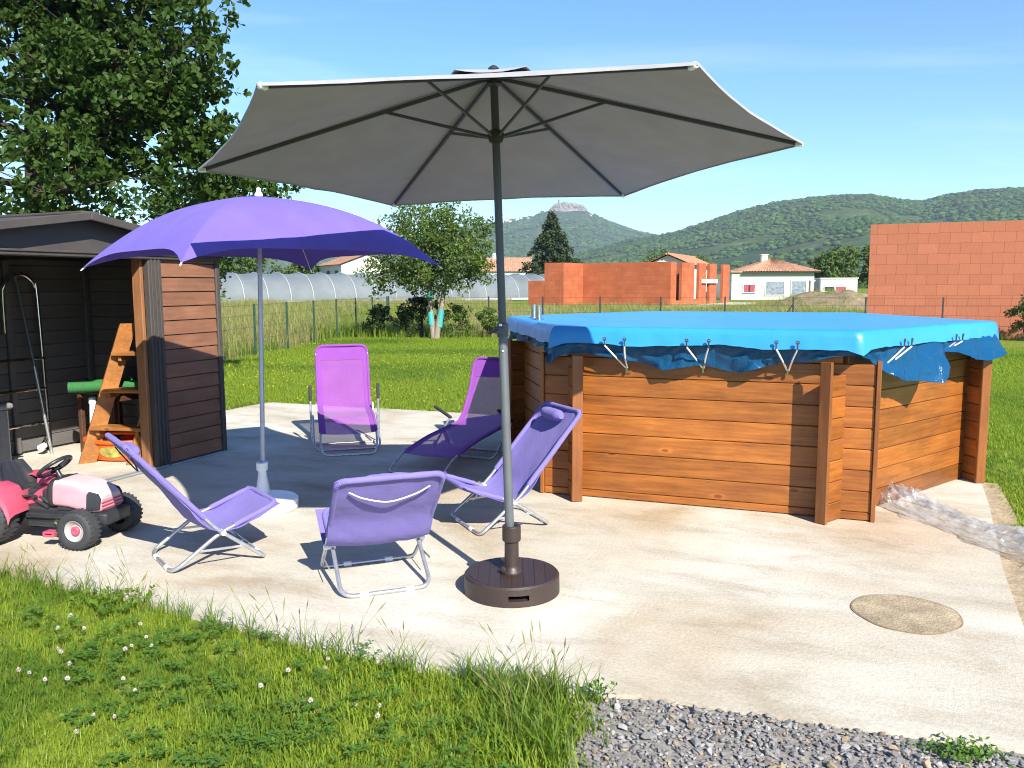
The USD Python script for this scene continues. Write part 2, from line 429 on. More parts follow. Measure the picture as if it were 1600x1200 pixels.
GRASS = leaf("grass_blade", (0.170, 0.245, 0.019), (0.34, 0.40, 0.050), 0.4, 0.5)
GRASS2 = leaf("grass_blade_dark", (0.095, 0.17, 0.016), (0.20, 0.27, 0.035), 0.4, 0.5)
DRYGRASS = leaf("grass_stalk_dry", (0.22, 0.21, 0.07), (0.42, 0.37, 0.17), 0.3, 0.7)
CLOVER = leaf("clover_leaf", (0.07, 0.155, 0.020), (0.14, 0.23, 0.036), 0.3, 0.5)
OAKLEAF = leaf("oak_leaf", (0.022, 0.052, 0.009), (0.090, 0.135, 0.020), 0.28, 0.5, spec=0.18)
FRUITLEAF = leaf("fruit_tree_leaf", (0.055, 0.10, 0.017), (0.16, 0.20, 0.040), 0.3, 0.45)
BUSHLEAF = leaf("bush_leaf", (0.018, 0.038, 0.010), (0.055, 0.085, 0.020), 0.25, 0.5)
CONIFER = leaf("conifer_needles", (0.018, 0.036, 0.012), (0.06, 0.08, 0.020), 0.12, 0.7)
FARLEAF = leaf("distant_foliage", (0.045, 0.085, 0.016), (0.15, 0.19, 0.035), 0.2, 0.7)
BARK = plain("bark", (0.050, 0.040, 0.032), 0.95, var=0.4, scale=14, bump=0.9, bscale=30, spec=0.1, stretch=(1, 1, 0.3))
BARK_PALE = plain("pale_bark", (0.23, 0.19, 0.15), 0.95, var=0.35, scale=18, bump=0.7, bscale=40, spec=0.1, stretch=(1, 1, 0.4))
TURQ = plain("turquoise_wrap", (0.03, 0.30, 0.28), 0.6, var=0.15)

POOLWOOD = wood("pool_pine", (0.325, 0.115, 0.020), (0.185, 0.052, 0.009), 0.42, grain=10, rnd=0.26)
POOLPOST = wood("pool_pine_post", (0.26, 0.095, 0.024), (0.165, 0.052, 0.012), 0.42, grain=10, rnd=0.12, axis=2)
LADDERWOOD = wood("ladder_pine", (0.38, 0.16, 0.04), (0.24, 0.085, 0.02), 0.4, grain=10, rnd=0.1)
SHEDWOOD = wood("shed_plank_wood", (0.22, 0.098, 0.048), (0.155, 0.064, 0.031), 0.6, grain=9, rnd=0.10, knots=False)
JAMBWOOD = wood("shed_jamb_wood", (0.30, 0.135, 0.055), (0.22, 0.09, 0.035), 0.55, grain=9, rnd=0.05, knots=False, axis=2)
SHEDDARK = plain("shed_dark_resin", (0.050, 0.042, 0.036), 0.7, var=0.15, scale=9, bump=0.2, bscale=80)
SHEDIN = plain("shed_inner_plank", (0.095, 0.088, 0.083), 0.75, var=0.2, scale=9, bump=0.2, bscale=60, rnd=0.12, stretch=(0.2, 1, 1))
SHEDROOF = plain("shed_roof", (0.055, 0.047, 0.042), 0.6, var=0.2, scale=4)
GALV = plain("galvanised_strip", (0.35, 0.40, 0.44), 0.45, metal=0.6, var=0.15)

def tarp(name, c, transl, rough):
    c = np.asarray(c, float)
    return mat(name, {"tc": ("texture_coordinate", {}), "n": ("noise_texture", {"scale": 2.2, "detail": 5.0, "distortion": 0.4}), "r": ("rgb_ramp", {"ramp": [(0.3, c * 0.92), (0.7, c * 1.08)]}),
                      "b": ("bump", {"strength": 0.35, "distance": 0.03}), "p": ("principled_bsdf", {"roughness": rough, "specular_ior_level": 0.5}),
                      "t": ("translucent_bsdf", {}), "m": ("mix_closure", {"fac": transl})},
               [("tc.object", "n.vector"), ("n.fac", "r.fac"), ("r.color", "p.base_color"), ("r.color", "t.color"), ("n.fac", "b.height"), ("b.normal", "p.normal"),
                ("p.BSDF", "m.closure1"), ("t.BSDF", "m.closure2")], surface="m.closure")
TARP = tarp("pool_cover_blue", (0.028, 0.255, 0.64), 0.06, 0.34)
BUBBLE = mat("bubble_film_blue", {"tc": ("texture_coordinate", {}), "v": ("voronoi_texture", {"scale": 70.0}), "n": ("noise_texture", {"scale": 7.0, "detail": 4.0}),
                                  "ad": ("math", {"math_type": "multiply_add", "value2": 0.25}), "b": ("bump", {"strength": 0.5, "distance": 0.02}),
                                  "p": ("principled_bsdf", {"base_color": (0.014, 0.14, 0.32), "roughness": 0.18, "specular_ior_level": 0.7}),
                                  "t": ("translucent_bsdf", {"color": (0.015, 0.19, 0.36)}), "m": ("mix_closure", {"fac": 0.3}),
                                  "tr": ("transparent_bsdf", {"color": (0.22, 0.55, 0.72)}), "m2": ("mix_closure", {"fac": 0.46})},
             [("tc.object", "v.vector"), ("tc.object", "n.vector"), ("v.distance", "ad.value1"), ("n.fac", "ad.value3"), ("ad.value", "b.height"), ("b.normal", "p.normal"),
              ("p.BSDF", "m.closure1"), ("t.BSDF", "m.closure2"), ("m.closure", "m2.closure1"), ("tr.BSDF", "m2.closure2")], surface="m2.closure")
CLEARFILM = mat("clear_film", {"tc": ("texture_coordinate", {}), "v": ("noise_texture", {"scale": 16.0, "detail": 3.0}), "b": ("bump", {"strength": 0.5, "distance": 0.02}),
                               "p": ("principled_bsdf", {"base_color": (0.55, 0.55, 0.56), "roughness": 0.10, "specular_ior_level": 1.0}),
                               "tr": ("transparent_bsdf", {"color": (0.93, 0.93, 0.93)}), "m2": ("mix_closure", {"fac": 0.80})},
                [("tc.object", "v.vector"), ("v.fac", "b.height"), ("b.normal", "p.normal"), ("p.BSDF", "m2.closure1"), ("tr.BSDF", "m2.closure2")], surface="m2.closure")
CHROME = plain("chrome", (0.62, 0.61, 0.58), 0.14, metal=1.0, var=0.05)
ALU = plain("silver_tube", (0.50, 0.51, 0.52), 0.30, metal=0.75, var=0.08, scale=20)
WHITEPL = plain("white_plastic", (0.78, 0.78, 0.76), 0.4, var=0.04)
GREYPOLE = plain("grey_pole_paint", (0.075, 0.082, 0.088), 0.42, var=0.08, metal=0.15)
PALEPOLE = plain("pale_grey_pole", (0.47, 0.47, 0.52), 0.35, metal=0.35, var=0.06)
BROWNPL = plain("brown_base_plastic", (0.034, 0.021, 0.017), 0.48, var=0.14, scale=12, bump=0.15, bscale=150)
BLACKPL = plain("black_plastic", (0.022, 0.023, 0.025), 0.42, var=0.2, scale=14, bump=0.1)
RUBBER = plain("grip_rubber", (0.04, 0.042, 0.045), 0.7, var=0.2)
TAUPE = cloth("grey_canopy_cloth", (0.345, 0.345, 0.365), 0.13)
PURPLE = cloth("purple_canopy_cloth", (0.185, 0.13, 0.56), 0.27)
LAVENDER = cloth("lavender_canvas", (0.20, 0.165, 0.45), 0.18)
MAGENTA = cloth("magenta_mesh", (0.36, 0.09, 0.46), 0.25, alpha=0.48)
MAGENTA_HEM = cloth("magenta_hem", (0.25, 0.07, 0.34), 0.2)
CORD_WHITE = plain("white_cord", (0.7, 0.68, 0.6), 0.7)
CORD_DARK = plain("dark_cord", (0.03, 0.03, 0.045), 0.7)
PINKPALE = plain("faded_pink_plastic", (0.52, 0.25, 0.28), 0.5, var=0.12, scale=7)
PINKWHITE = plain("bleached_pink_plastic", (0.47, 0.37, 0.365), 0.5, var=0.1, scale=9)
PINK = plain("pink_plastic", (0.42, 0.065, 0.11), 0.42, var=0.12, scale=6)
RIM = plain("pale_rim_plastic", (0.36, 0.33, 0.31), 0.5, var=0.2, scale=20)
TYRE = plain("tyre_plastic", (0.030, 0.031, 0.033), 0.7, var=0.3, scale=10, bump=0.3, bscale=60)
ORANGEPL = plain("orange_plastic", (0.70, 0.10, 0.012), 0.4, var=0.08)
GREENFELT = plain("green_carpet", (0.035, 0.14, 0.045), 0.95, var=0.2, scale=40, bump=0.4, bscale=200, spec=0.1)
GREYBOARD = plain("grey_board", (0.17, 0.17, 0.16), 0.8, var=0.25)
DARKWOOD = plain("dark_brown_wood", (0.07, 0.03, 0.015), 0.6, var=0.25, stretch=(0.2, 1, 1), scale=20)
BLOCK = plain("terracotta_block", (0.35, 0.122, 0.065), 0.85, var=0.10, scale=5, bump=0.3, bscale=22, rnd=0.06, spec=0.2, stretch=(4, 4, 0.7))
MORTAR = plain("grey_mortar", (0.26, 0.085, 0.045), 0.95, var=0.3)
RENDERW = plain("white_render", (0.52, 0.50, 0.45), 0.9, var=0.05, scale=1.5)
RENDERG = plain("pale_green_render", (0.38, 0.45, 0.36), 0.9, var=0.05, scale=1.5)
WINDARK = plain("dark_window", (0.03, 0.03, 0.035), 0.2, var=0.3)
SHUTTER = plain("brown_shutter", (0.07, 0.045, 0.04), 0.6)
FOIL = plain("insulation_foil", (0.40, 0.42, 0.45), 0.22, metal=0.8, var=0.3, scale=4, bump=1.0, bscale=3)
REDCURT = plain("red_curtain", (0.30, 0.05, 0.07), 0.8)
TILE = plain("clay_tile", (0.36, 0.20, 0.125), 0.9, var=0.35, scale=2.5, bump=0.4, bscale=8, spec=0.1)
TILERED = plain("new_clay_tile", (0.50, 0.20, 0.12), 0.9, var=0.3, scale=2.5, bump=0.4, bscale=8, spec=0.1)
FENCEGREEN = plain("green_fence_paint", (0.018, 0.05, 0.035), 0.5, var=0.15)
FENCEDARK = plain("dark_fence_paint", (0.03, 0.034, 0.036), 0.5, var=0.15)
POLYFILM = mat("tunnel_film", {"tc": ("texture_coordinate", {}), "n": ("noise_texture", {"scale": 0.6, "detail": 4.0}), "r": ("rgb_ramp", {"ramp": [(0.3, (0.19, 0.215, 0.225)), (0.7, (0.25, 0.275, 0.285))]}),
                               "p": ("principled_bsdf", {"roughness": 0.35, "specular_ior_level": 0.5}), "t": ("translucent_bsdf", {"color": (0.16, 0.19, 0.2)}), "m": ("mix_closure", {"fac": 0.3}),
                               "tr": ("transparent_bsdf", {}), "m2": ("mix_closure", {"fac": 0.15})},
               [("tc.object", "n.vector"), ("n.fac", "r.fac"), ("r.color", "p.base_color"), ("p.BSDF", "m.closure1"), ("t.BSDF", "m.closure2"), ("m.closure", "m2.closure1"), ("tr.BSDF", "m2.closure2")], surface="m2.closure")
HOOP = plain("tunnel_hoop", (0.36, 0.38, 0.40), 0.5)
HILL = mat("hill_scrub", {"g": ("geometry", {}), "n": ("noise_texture", {"scale": 0.012, "detail": 8.0, "roughness": 0.65}), "n2": ("noise_texture", {"scale": 0.09, "detail": 5.0, "roughness": 0.7}),
                          "r": ("rgb_ramp", {"ramp": [(0.35, (0.022, 0.045, 0.014)), (0.56, (0.05, 0.075, 0.022)), (0.68, (0.10, 0.115, 0.04)), (0.78, (0.22, 0.19, 0.12))]}),
                          "r2": ("rgb_ramp", {"ramp": [(0.3, (0.5,) * 3), (0.7, (1.25,) * 3)]}), "m": ("mix_color", {"blend_type": "multiply", "fac": 1.0, "use_clamp": False}),
                          "p": ("principled_bsdf", {"roughness": 1.0, "specular_ior_level": 0.05})},
           [("g.position", "n.vector"), ("g.position", "n2.vector"), ("n.fac", "r.fac"), ("n2.fac", "r2.fac"), ("r.color", "m.a"), ("r2.color", "m.b"), ("m.result", "p.base_color")])
ROCK = mat("limestone", {"g": ("geometry", {}), "mp": ("mapping", {"scale": (1, 1, 5)}), "n": ("noise_texture", {"scale": 0.07, "detail": 7.0, "roughness": 0.7}),
                         "r": ("rgb_ramp", {"ramp": [(0.35, (0.07, 0.066, 0.052)), (0.5, (0.18, 0.16, 0.122)), (0.7, (0.28, 0.25, 0.195))]}), "p": ("principled_bsdf", {"roughness": 1.0, "specular_ior_level": 0.05})},
           [("g.position", "mp.vector"), ("mp.vector", "n.vector"), ("n.fac", "r.fac"), ("r.color", "p.base_color")])
DIRT = plain("excavated_earth", (0.20, 0.155, 0.10), 0.95, var=0.4, scale=2.0, bump=0.8, bscale=8, spec=0.1)
PETAL = plain("clover_petal", (0.50, 0.45, 0.40), 0.8, var=0.2, scale=60)
YELLOW = plain("buttercup_petal", (0.62, 0.48, 0.02), 0.6)

#@@SETTING
# ------------------------------------------------------------------ the setting
SLAB = Polygon([(-7.6, 6.32), (-2.95, 4.60), (-2.03, 4.20), (-1.5, 3.92), (-0.94, 3.60), (0.20, 3.14), (0.50, 3.125), (0.954, 2.97), (1.763, 2.726), (1.93, 2.675),
                (2.387, 3.755), (2.75, 4.547), (3.44, 5.9), (3.80, 6.66), (4.45, 8.2), (0.457, 9.90), (-0.896, 10.54), (-2.583, 11.16), (-3.367, 11.495), (-3.71, 10.73), (-3.9, 10.3), (-6.6, 11.4)])
GRAVEL = Polygon([(0.20, 3.13), (0.50, 3.12), (1.93, 2.67), (3.6, 2.1), (3.2, 0.6), (-0.3, 0.6), (0.02, 2.2), (0.16, 2.62), (0.19, 2.9)])

def flat(poly, z0, z1, name, m, kind="structure"):
    tm = trimesh.creation.extrude_polygon(poly, z1 - z0, engine="earcut")
    tm.apply_translation([0, 0, z0])
    return obj(name, tm, m, kind=kind)

# ground sheet with gentle unevenness away from the patio, out to the hills
def polar_ground():
    rr = np.concatenate([np.linspace(0, 12, 14), np.geomspace(13, 4500, 60)])
    th = np.linspace(0, 2 * PI, 97)[:-1]
    n = len(th)
    R, T = np.meshgrid(rr, th, indexing="ij")
    x, y = R * np.sin(T), R * np.cos(T) + 5
    z = np.full_like(x, -0.03)
    far = np.clip((R - 14) / 40, 0, 1)
    z = z + far * (meshkit.fbm(np.stack([x / 25, y / 25, 0 * x], -1), 3, 3) - 0.5) * 0.35
    v = np.stack([x, y, z], -1).reshape(-1, 3)
    i, j = np.meshgrid(np.arange(len(rr) - 1), np.arange(n), indexing="ij")
    q = np.stack([i * n + j, (i + 1) * n + j, (i + 1) * n + (j + 1) % n, i * n + (j + 1) % n], -1).reshape(-1, 4)[:, ::-1]
    return v, q
g = polar_ground()
obj("lawn_ground", MB().add(*g), GROUND, kind="structure", smooth=True)
flat(SLAB, -0.16, 0.0, "patio", CONCRETE)
flat(GRAVEL, -0.10, -0.018, "gravel_bed", GRAVELBED)
SOILSTRIP = Polygon([(1.85, 2.68), (2.32, 3.77), (2.69, 4.57), (3.38, 5.93), (3.74, 6.68), (3.90, 6.60), (3.56, 5.82), (2.93, 4.48), (2.60, 3.66), (2.2, 2.55)])
flat(SOILSTRIP, -0.10, -0.006, "soil_strip", SOIL)

# hills -----------------------------------------------------------------
def px2az(x):
    return math.atan2(x - 800, F_PX)
def zat(y, x, R):
    """height that a point at distance R needs to stand at row y of the photograph (rows measured once, from the horizon)"""
    hz = 444.5 - 0.0042 * (x - 800)
    return EYE + (hz - y) / F_PX * R * math.cos(px2az(x)) if True else 0
HILL1 = [(-400, 410), (0, 405), (250, 402), (380, 398), (430, 404), (470, 412), (520, 405), (575, 388), (640, 372), (700, 362), (760, 353), (790, 349), (812, 345), (835, 342), (850, 334), (862, 330), (915, 331), (925, 338), (945, 347), (965, 355), (1000, 366), (1030, 371), (1080, 372), (1160, 374), (1300, 376), (1600, 380), (2200, 385)]
HILL2 = [(700, 432), (800, 420), (880, 402), (940, 388), (985, 377), (1030, 371), (1065, 362), (1100, 351), (1150, 334), (1200, 322), (1260, 314), (1320, 309.5), (1355, 310), (1400, 317), (1432, 319), (1455, 312), (1500, 304), (1550, 300), (1600, 299), (1750, 305), (2000, 330), (2300, 360)]
HILL3 = [(900, 430), (1000, 416), (1080, 404), (1160, 385), (1230, 366), (1290, 349), (1350, 342), (1420, 352), (1500, 366), (1600, 372), (1800, 380), (2200, 395)]
def crest(tab, az, R):
    xs = np.array([t[0] for t in tab], float)
    zs = np.array([zat(t[1], t[0], R) for t in tab])
    return np.interp(800 + F_PX * np.tan(az), xs, zs)
def hill_height(az, r):
    x, y = r * np.sin(az), r * np.cos(az)
    nz = meshkit.fbm(np.stack([x / 140, y / 140, 0 * x], -1), 4, 5) - 0.5
    def bump(R, wf, wb, tab, rough):
        d = r - R * (1 + 0.0 * az)
        s = np.where(d < 0, np.clip(1 + d / wf, 0, 1), np.clip(1 - d / wb, 0, 1))
        s = s * s * (3 - 2 * s)
        s = np.where(d < 0, 0.45 * s + 0.55 * np.clip(1 + d / wf, 0, 1) ** 1.3, s)
        fall = np.clip(np.abs(d) / (0.35 * wf), 0, 1)
        return crest(tab, az, R) * s * (1 + 0.5 * nz * fall * rough)
    return np.maximum.reduce([bump(2600, 1100, 1500, HILL1, 0.5), bump(1500, 760, 1200, HILL2, 0.9), bump(1130, 480, 700, HILL3, 1.0), 0 * r - 2.0])
def hills():
    az = np.radians(np.linspace(-46, 46, 430))
    r = np.concatenate([np.linspace(560, 1600, 120), np.linspace(1612, 2700, 80), np.linspace(2730, 4300, 24)])
    A, R = np.meshgrid(az, r, indexing="ij")
    z = hill_height(A, R)
    v = np.stack([R * np.sin(A), R * np.cos(A), z], -1)
    return MB().add(*sheet(v))
obj("hills", hills(), HILL, smooth=True, kind="structure")

# limestone cliff that crowns the left-hand hill
def cliff():
    R = 2590.0
    pts_top = [(859, 330), (866, 322), (880, 319.5), (896, 321), (911, 323.5), (916, 330)]
    n = 34
    front, back = [], []
    g = np.zeros((n, 9, 3))
    for i in range(n):
        x = 858 + (917 - 858) * i / (n - 1)
        ytop = np.interp(x, [p[0] for p in pts_top], [p[1] for p in pts_top])
        ybot = 334 + 4 * i / n
        az = px2az(x)
        for k, (t, dep) in enumerate(((0, -34), (0.15, -30), (0.4, -24), (0.45, -20), (0.75, -19), (0.95, -13), (1.0, -8), (1.0, 45), (0.0, 70))):
            jit = (meshkit.noise(np.array([i * 0.7, k * 1.3, 2.0])) - 0.5)
            rr = R + dep + 7 * jit + 4 * math.sin(i * 0.35)
            z0, z1 = zat(ybot, x, R), zat(ytop, x, R)
            g[i, k] = (rr * math.sin(az), rr * math.cos(az), z0 + (z1 - z0) * t + (3 * jit if 0 < k < 7 else 0))
    return MB().add(*sheet(g[:, ::-1]))
obj("cliff_plateau", cliff(), ROCK, kind="structure")

# haze: the air between here and the far hill
hz = MB().add(*rbox((9600.0, 9600.0, 268.0), 0.01)).xform(t=(0, 0, 130.0))
HAZE = mat("haze_air", {"v": ("principled_volume", {"color": (0.80, 0.88, 1.0), "density": 0.00014, "anisotropy": 0.2})}, [], surface=None, volume="v.volume")
obj("haze", hz, HAZE, kind="stuff")

# ------------------------------------------------------------------ wooden pool
PC, PR, PTH = np.array([1.927, 7.487]), 1.914, -2.4588
def hexv(R, k, z=0.0):
    a = PTH + k * PI / 3
    return np.array([PC[0] + R * math.cos(a), PC[1] + R * math.sin(a), z])
RIMZ = 1.265
pool = thing("wooden_pool", "hexagonal above-ground pool of orange-brown stained planks on the concrete patio", "pool", (PC[0], PC[1], 0))
PLH = 0.1435
EXT = 0.20
for k in range(6):
    a, b = hexv(PR, k), hexv(PR, k + 1)
    d = (b - a); L = np.linalg.norm(d); d /= L
    ang = math.atan2(d[1], d[0])
    nrm = np.array([d[1], -d[0], 0])
    # rows of alternate walls are staggered by half a plank where they cross at the corners
    z = 0.004
    rows = []
    h0 = 0.055 if k % 2 == 0 else 0.055 + PLH / 2
    rows.append((z, h0)); z += h0
    while z < RIMZ - 0.09:
        h = min(PLH, RIMZ - 0.05 - z)
        rows.append((z, h)); z += h
    for zi, (z0, h) in enumerate(rows):
        mb = MB()
        m = (a + b) / 2 - np.array([PC[0], PC[1], 0])
        if h < 0.03:
            continue
        v, f = rbox((L + 2 * EXT if z0 + h < 1.09 else L - 0.02, 0.044, h - 0.0035), 0.005)
        mb.add(v, f)
        obj("plank", mb, POOLWOOD, pool, xf=((m[0], m[1], z0 + h / 2), ang))
    # upright end boards that cap the crossing plank ends
    for s in (-1, 1):
        c = (a + b) / 2 + d * s * (L / 2 + EXT + 0.0155) - np.array([PC[0], PC[1], 0])
        mb = MB().rbox((0, 0, 0), (0.03, 0.080, 1.085), 0.004)
        obj("end_board", mb, POOLPOST, pool, xf=((c[0], c[1], 1.085 / 2 + 0.002), ang))
    # coping board on top of the wall
    a2, b2 = hexv(PR + 0.10, k), hexv(PR + 0.10, k + 1)
    a3, b3 = hexv(PR - 0.10, k), hexv(PR - 0.10, k + 1)
    q = Polygon([a2[:2], b2[:2], b3[:2], a3[:2]]).buffer(-0.002)
    tm = trimesh.creation.extrude_polygon(q, 0.03, engine="earcut")
    tm.apply_translation([-PC[0], -PC[1], RIMZ - 0.03])
    obj("coping_board", tm, POOLWOOD, pool)
# two polished handrail stubs standing up through the cover
for (x, y) in ((0.20, 7.62), (0.235, 7.28)):
    mb = MB().tube([(0, 0, RIMZ - 0.03), (0, 0, RIMZ + 0.155)], 0.024, 16).lathe([(0.045, RIMZ + 0.034), (0.045, RIMZ + 0.04), (0.026, RIMZ + 0.046)], 16)
    obj("handrail_stub", mb, CHROME, pool, smooth=40, xf=((x - PC[0], y - PC[1], 0), 0))

def ring_pts(per, rc=0.18):
    """points on the rounded hexagon edge as (angle index u in [0, 6), unit position on circumradius 1)"""
    out = []
    for k in range(6):
        for i in range(per):
            t = i / per
            a, b = PTH + k * PI / 3, PTH + (k + 1) * PI / 3
            p = np.array([math.cos(a), math.sin(a)]) * (1 - t) + np.array([math.cos(b), math.sin(b)]) * t
            out.append((k + t, p))
    return out

# blue cover: a sheet over the rim with a short turned-down skirt
cover = thing("pool_cover", "taut blue tarpaulin cover stretched over the top of the wooden pool", "pool cover", (PC[0], PC[1], 0))
def cover_mesh():
    rp = ring_pts(44)
    n = len(rp)
    rings = []
    radii = [0.02, 0.3, 0.6, 0.78, 0.87, 0.93, 0.965, 0.99, 1.0, 1.007, 1.011, 1.015]
    Rc = 2.10
    rows = []
    for ri, s in enumerate(radii):
        row = []
        for u, p in rp:
            e = abs((u + 0.5) % 1 - 0.5)          # 0 at a corner
            rad = Rc * s
            q = p * rad
            nz = meshkit.fbm(np.array([q[0] * 1.1, q[1] * 1.1, 3.0]), 3, 2) - 0.5
            wz = meshkit.noise(np.array([u * 7.0, 1.7, 0.3])) - 0.5
            w3 = (meshkit.noise(np.array([u * 31.0, 4.7, 0.3])) - 0.5) + 0.6 * (meshkit.noise(np.array([u * 67.0, 2.7, 0.3])) - 0.5)
            if s <= 0.99:
                z = RIMZ + 0.022 + 0.018 * (1 - s) + 0.022 * nz * (1 - s * 0.7) + (0.006 if s > 0.9 else 0) + 0.007 * w3 * max(0, (s - 0.7) / 0.3)
            else:
                drop = {1.0: 0.009, 1.007: 0.042, 1.011: 0.085, 1.015: 0.118}[s]
                z = RIMZ + 0.022 - drop * (1 + 0.4 * wz + 0.10 * w3) - (0.035 * max(0, 1 - e / 0.05) if s > 1.012 else 0)
                q = q * (1 + (0.010 * wz + 0.012 * w3) * (drop / 0.118))
            row.append((q[0], q[1], z))
        row.append(row[0])
        rows.append(row)
    g = np.array(rows)
    return MB().add(*sheet(g, 0.003))
obj("cover_sheet", cover_mesh(), TARP, cover, smooth=45)
# white elastic V-straps from eyelets in the skirt down to hooks on the wall
def strap(k, s1, s2, sh, zh):
    a, b = hexv(2.145, k), hexv(2.145, k + 1)
    d = (b - a) / np.linalg.norm(b - a); nr = np.array([d[1], -d[0], 0])
    wa = hexv(PR, k)
    off = (a - wa) @ nr
    base = np.array([PC[0], PC[1], 0])
    e1 = a + d * s1 + nr * 0.012 + [0, 0, 1.212] - base
    e2 = a + d * s2 + nr * 0.012 + [0, 0, 1.212] - base
    hk = a + d * sh - nr * (off - 0.05) + [0, 0, zh] - base
    st = obj("elastic_strap", MB().tube(spline([e1 - [0, 0, 0.045], (e1 + hk) / 2 + nr * 0.02 - [0, 0, 0.02], hk + d * -0.006], 4), 0.0062, 6).tube(spline([e2 - [0, 0, 0.045], (e2 + hk) / 2 + nr * 0.02 - [0, 0, 0.02], hk + d * 0.006], 4), 0.0062, 6), CORD_WHITE, cover, smooth=True)
    for e in (e1, e2):
        R = np.stack([d, [0, 0, 1.0], nr], 1)
        obj("eyelet", MB().lathe([(0.007, 0.0), (0.014, 0.0), (0.014, 0.004), (0.007, 0.004)], 12, e, R).tube([e, e - [0, 0, 0.024], e - [0, 0, 0.05] ], 0.005, 6), DARKHOOK, st)
    obj("hook", MB().rbox(hk - [0, 0, 0.01], (0.016, 0.016, 0.05), 0.003, rotz_m(math.atan2(d[1], d[0]))).tube([hk, hk - nr * 0.05], 0.004, 6), CHROME, st)
DARKHOOK = plain("dark_brass", (0.09, 0.07, 0.045), 0.45, metal=0.6)
for args in ((0, 0.43, 0.574, 0.555, 0.995), (0, 1.01, 1.16, 1.105, 1.01), (0, 1.60, 1.735, 1.672, 1.01), (1, 0.50, 0.605, 0.30, 0.955), (1, 1.29, 1.40, 1.27, 1.06)):
    strap(*args)

# translucent bubble film under the cover, its hem hanging in waves below the skirt
def film_mesh():
    # (u along the six sides, hang below the rim, flare outwards)
    tab = [(-0.45, 0.16, 0.0), (-0.30, 0.17, 0.01), (-0.16, 0.14, 0.02), (-0.08, 0.22, 0.02), (-0.03, 0.27, 0.01), (0.03, 0.175, 0.02), (0.10, 0.17, -0.02), (0.2, 0.195, -0.03), (0.27, 0.215, -0.05), (0.38, 0.275, -0.03), (0.51, 0.23, -0.05),
           (0.63, 0.28, -0.03), (0.77, 0.205, -0.05), (0.85, 0.195, -0.03), (0.93, 0.15, -0.01), (1.0, 0.135, 0.005), (1.06, 0.17, 0.01), (1.14, 0.26, 0.0), (1.22, 0.33, 0.05), (1.32, 0.345, 0.09), (1.42, 0.37, 0.14),
           (1.49, 0.28, 0.13), (1.56, 0.17, 0.05), (1.63, 0.18, 0.05), (1.72, 0.24, 0.12), (1.82, 0.26, 0.16), (1.92, 0.22, 0.14), (2.0, 0.13, 0.06), (2.1, 0.17, 0.02), (2.4, 0.2, 0.0), (3.0, 0.18, 0.0), (3.6, 0.2, 0.0), (4.2, 0.19, 0.0), (4.8, 0.2, 0.0), (5.2, 0.18, 0.0), (5.55, 0.16, 0.0)]
    U = np.array([t[0] for t in tab]); Hh = np.array([t[1] for t in tab]); Fl = np.array([t[2] for t in tab])
    rows = []
    N = 620
    for i in range(N + 1):
        u = -0.45 + 6.0 * i / N
        k = math.floor(u); t = u - k
        a, b = PTH + k * PI / 3, PTH + (k + 1) * PI / 3
        p = np.array([math.cos(a), math.sin(a)]) * (1 - t) + np.array([math.cos(b), math.sin(b)]) * t
        nrm = np.array([math.cos((a + b) / 2), math.sin((a + b) / 2)])
        blend = min(1, min(t, 1 - t) / 0.06)
        rad = p / np.linalg.norm(p)
        nrm = nrm * blend + rad * (1 - blend)
        h, fl = np.interp(u, U, Hh), np.interp(u, U, Fl)
        col = []
        for m in range(13):
            s = m / 12
            wob = 0.022 * s * math.sin(u * 26 + 2.2 * s) + 0.02 * s * (meshkit.noise(np.array([u * 16, s * 3, 9.0])) - 0.5) * 2 + 0.022 * min(1, s * 2) * (abs(meshkit.noise(np.array([u * 38, s * 5, 4.0])) - 0.5) * 2 - 0.4)
            q = p * 2.02 + nrm * (0.055 + fl * s ** 1.2 + wob)
            col.append((q[0], q[1], RIMZ + 0.002 - 0.02 - (h - 0.02) * s))
        rows.append(col)
    return MB().add(*sheet(np.array(rows), 0.0015))
fm = obj("bubble_film", film_mesh(), BUBBLE, smooth=60, xf=((PC[0], PC[1], 0), 0))
tag(fm, "wavy translucent blue bubble film hanging out below the blue pool cover", "pool film")

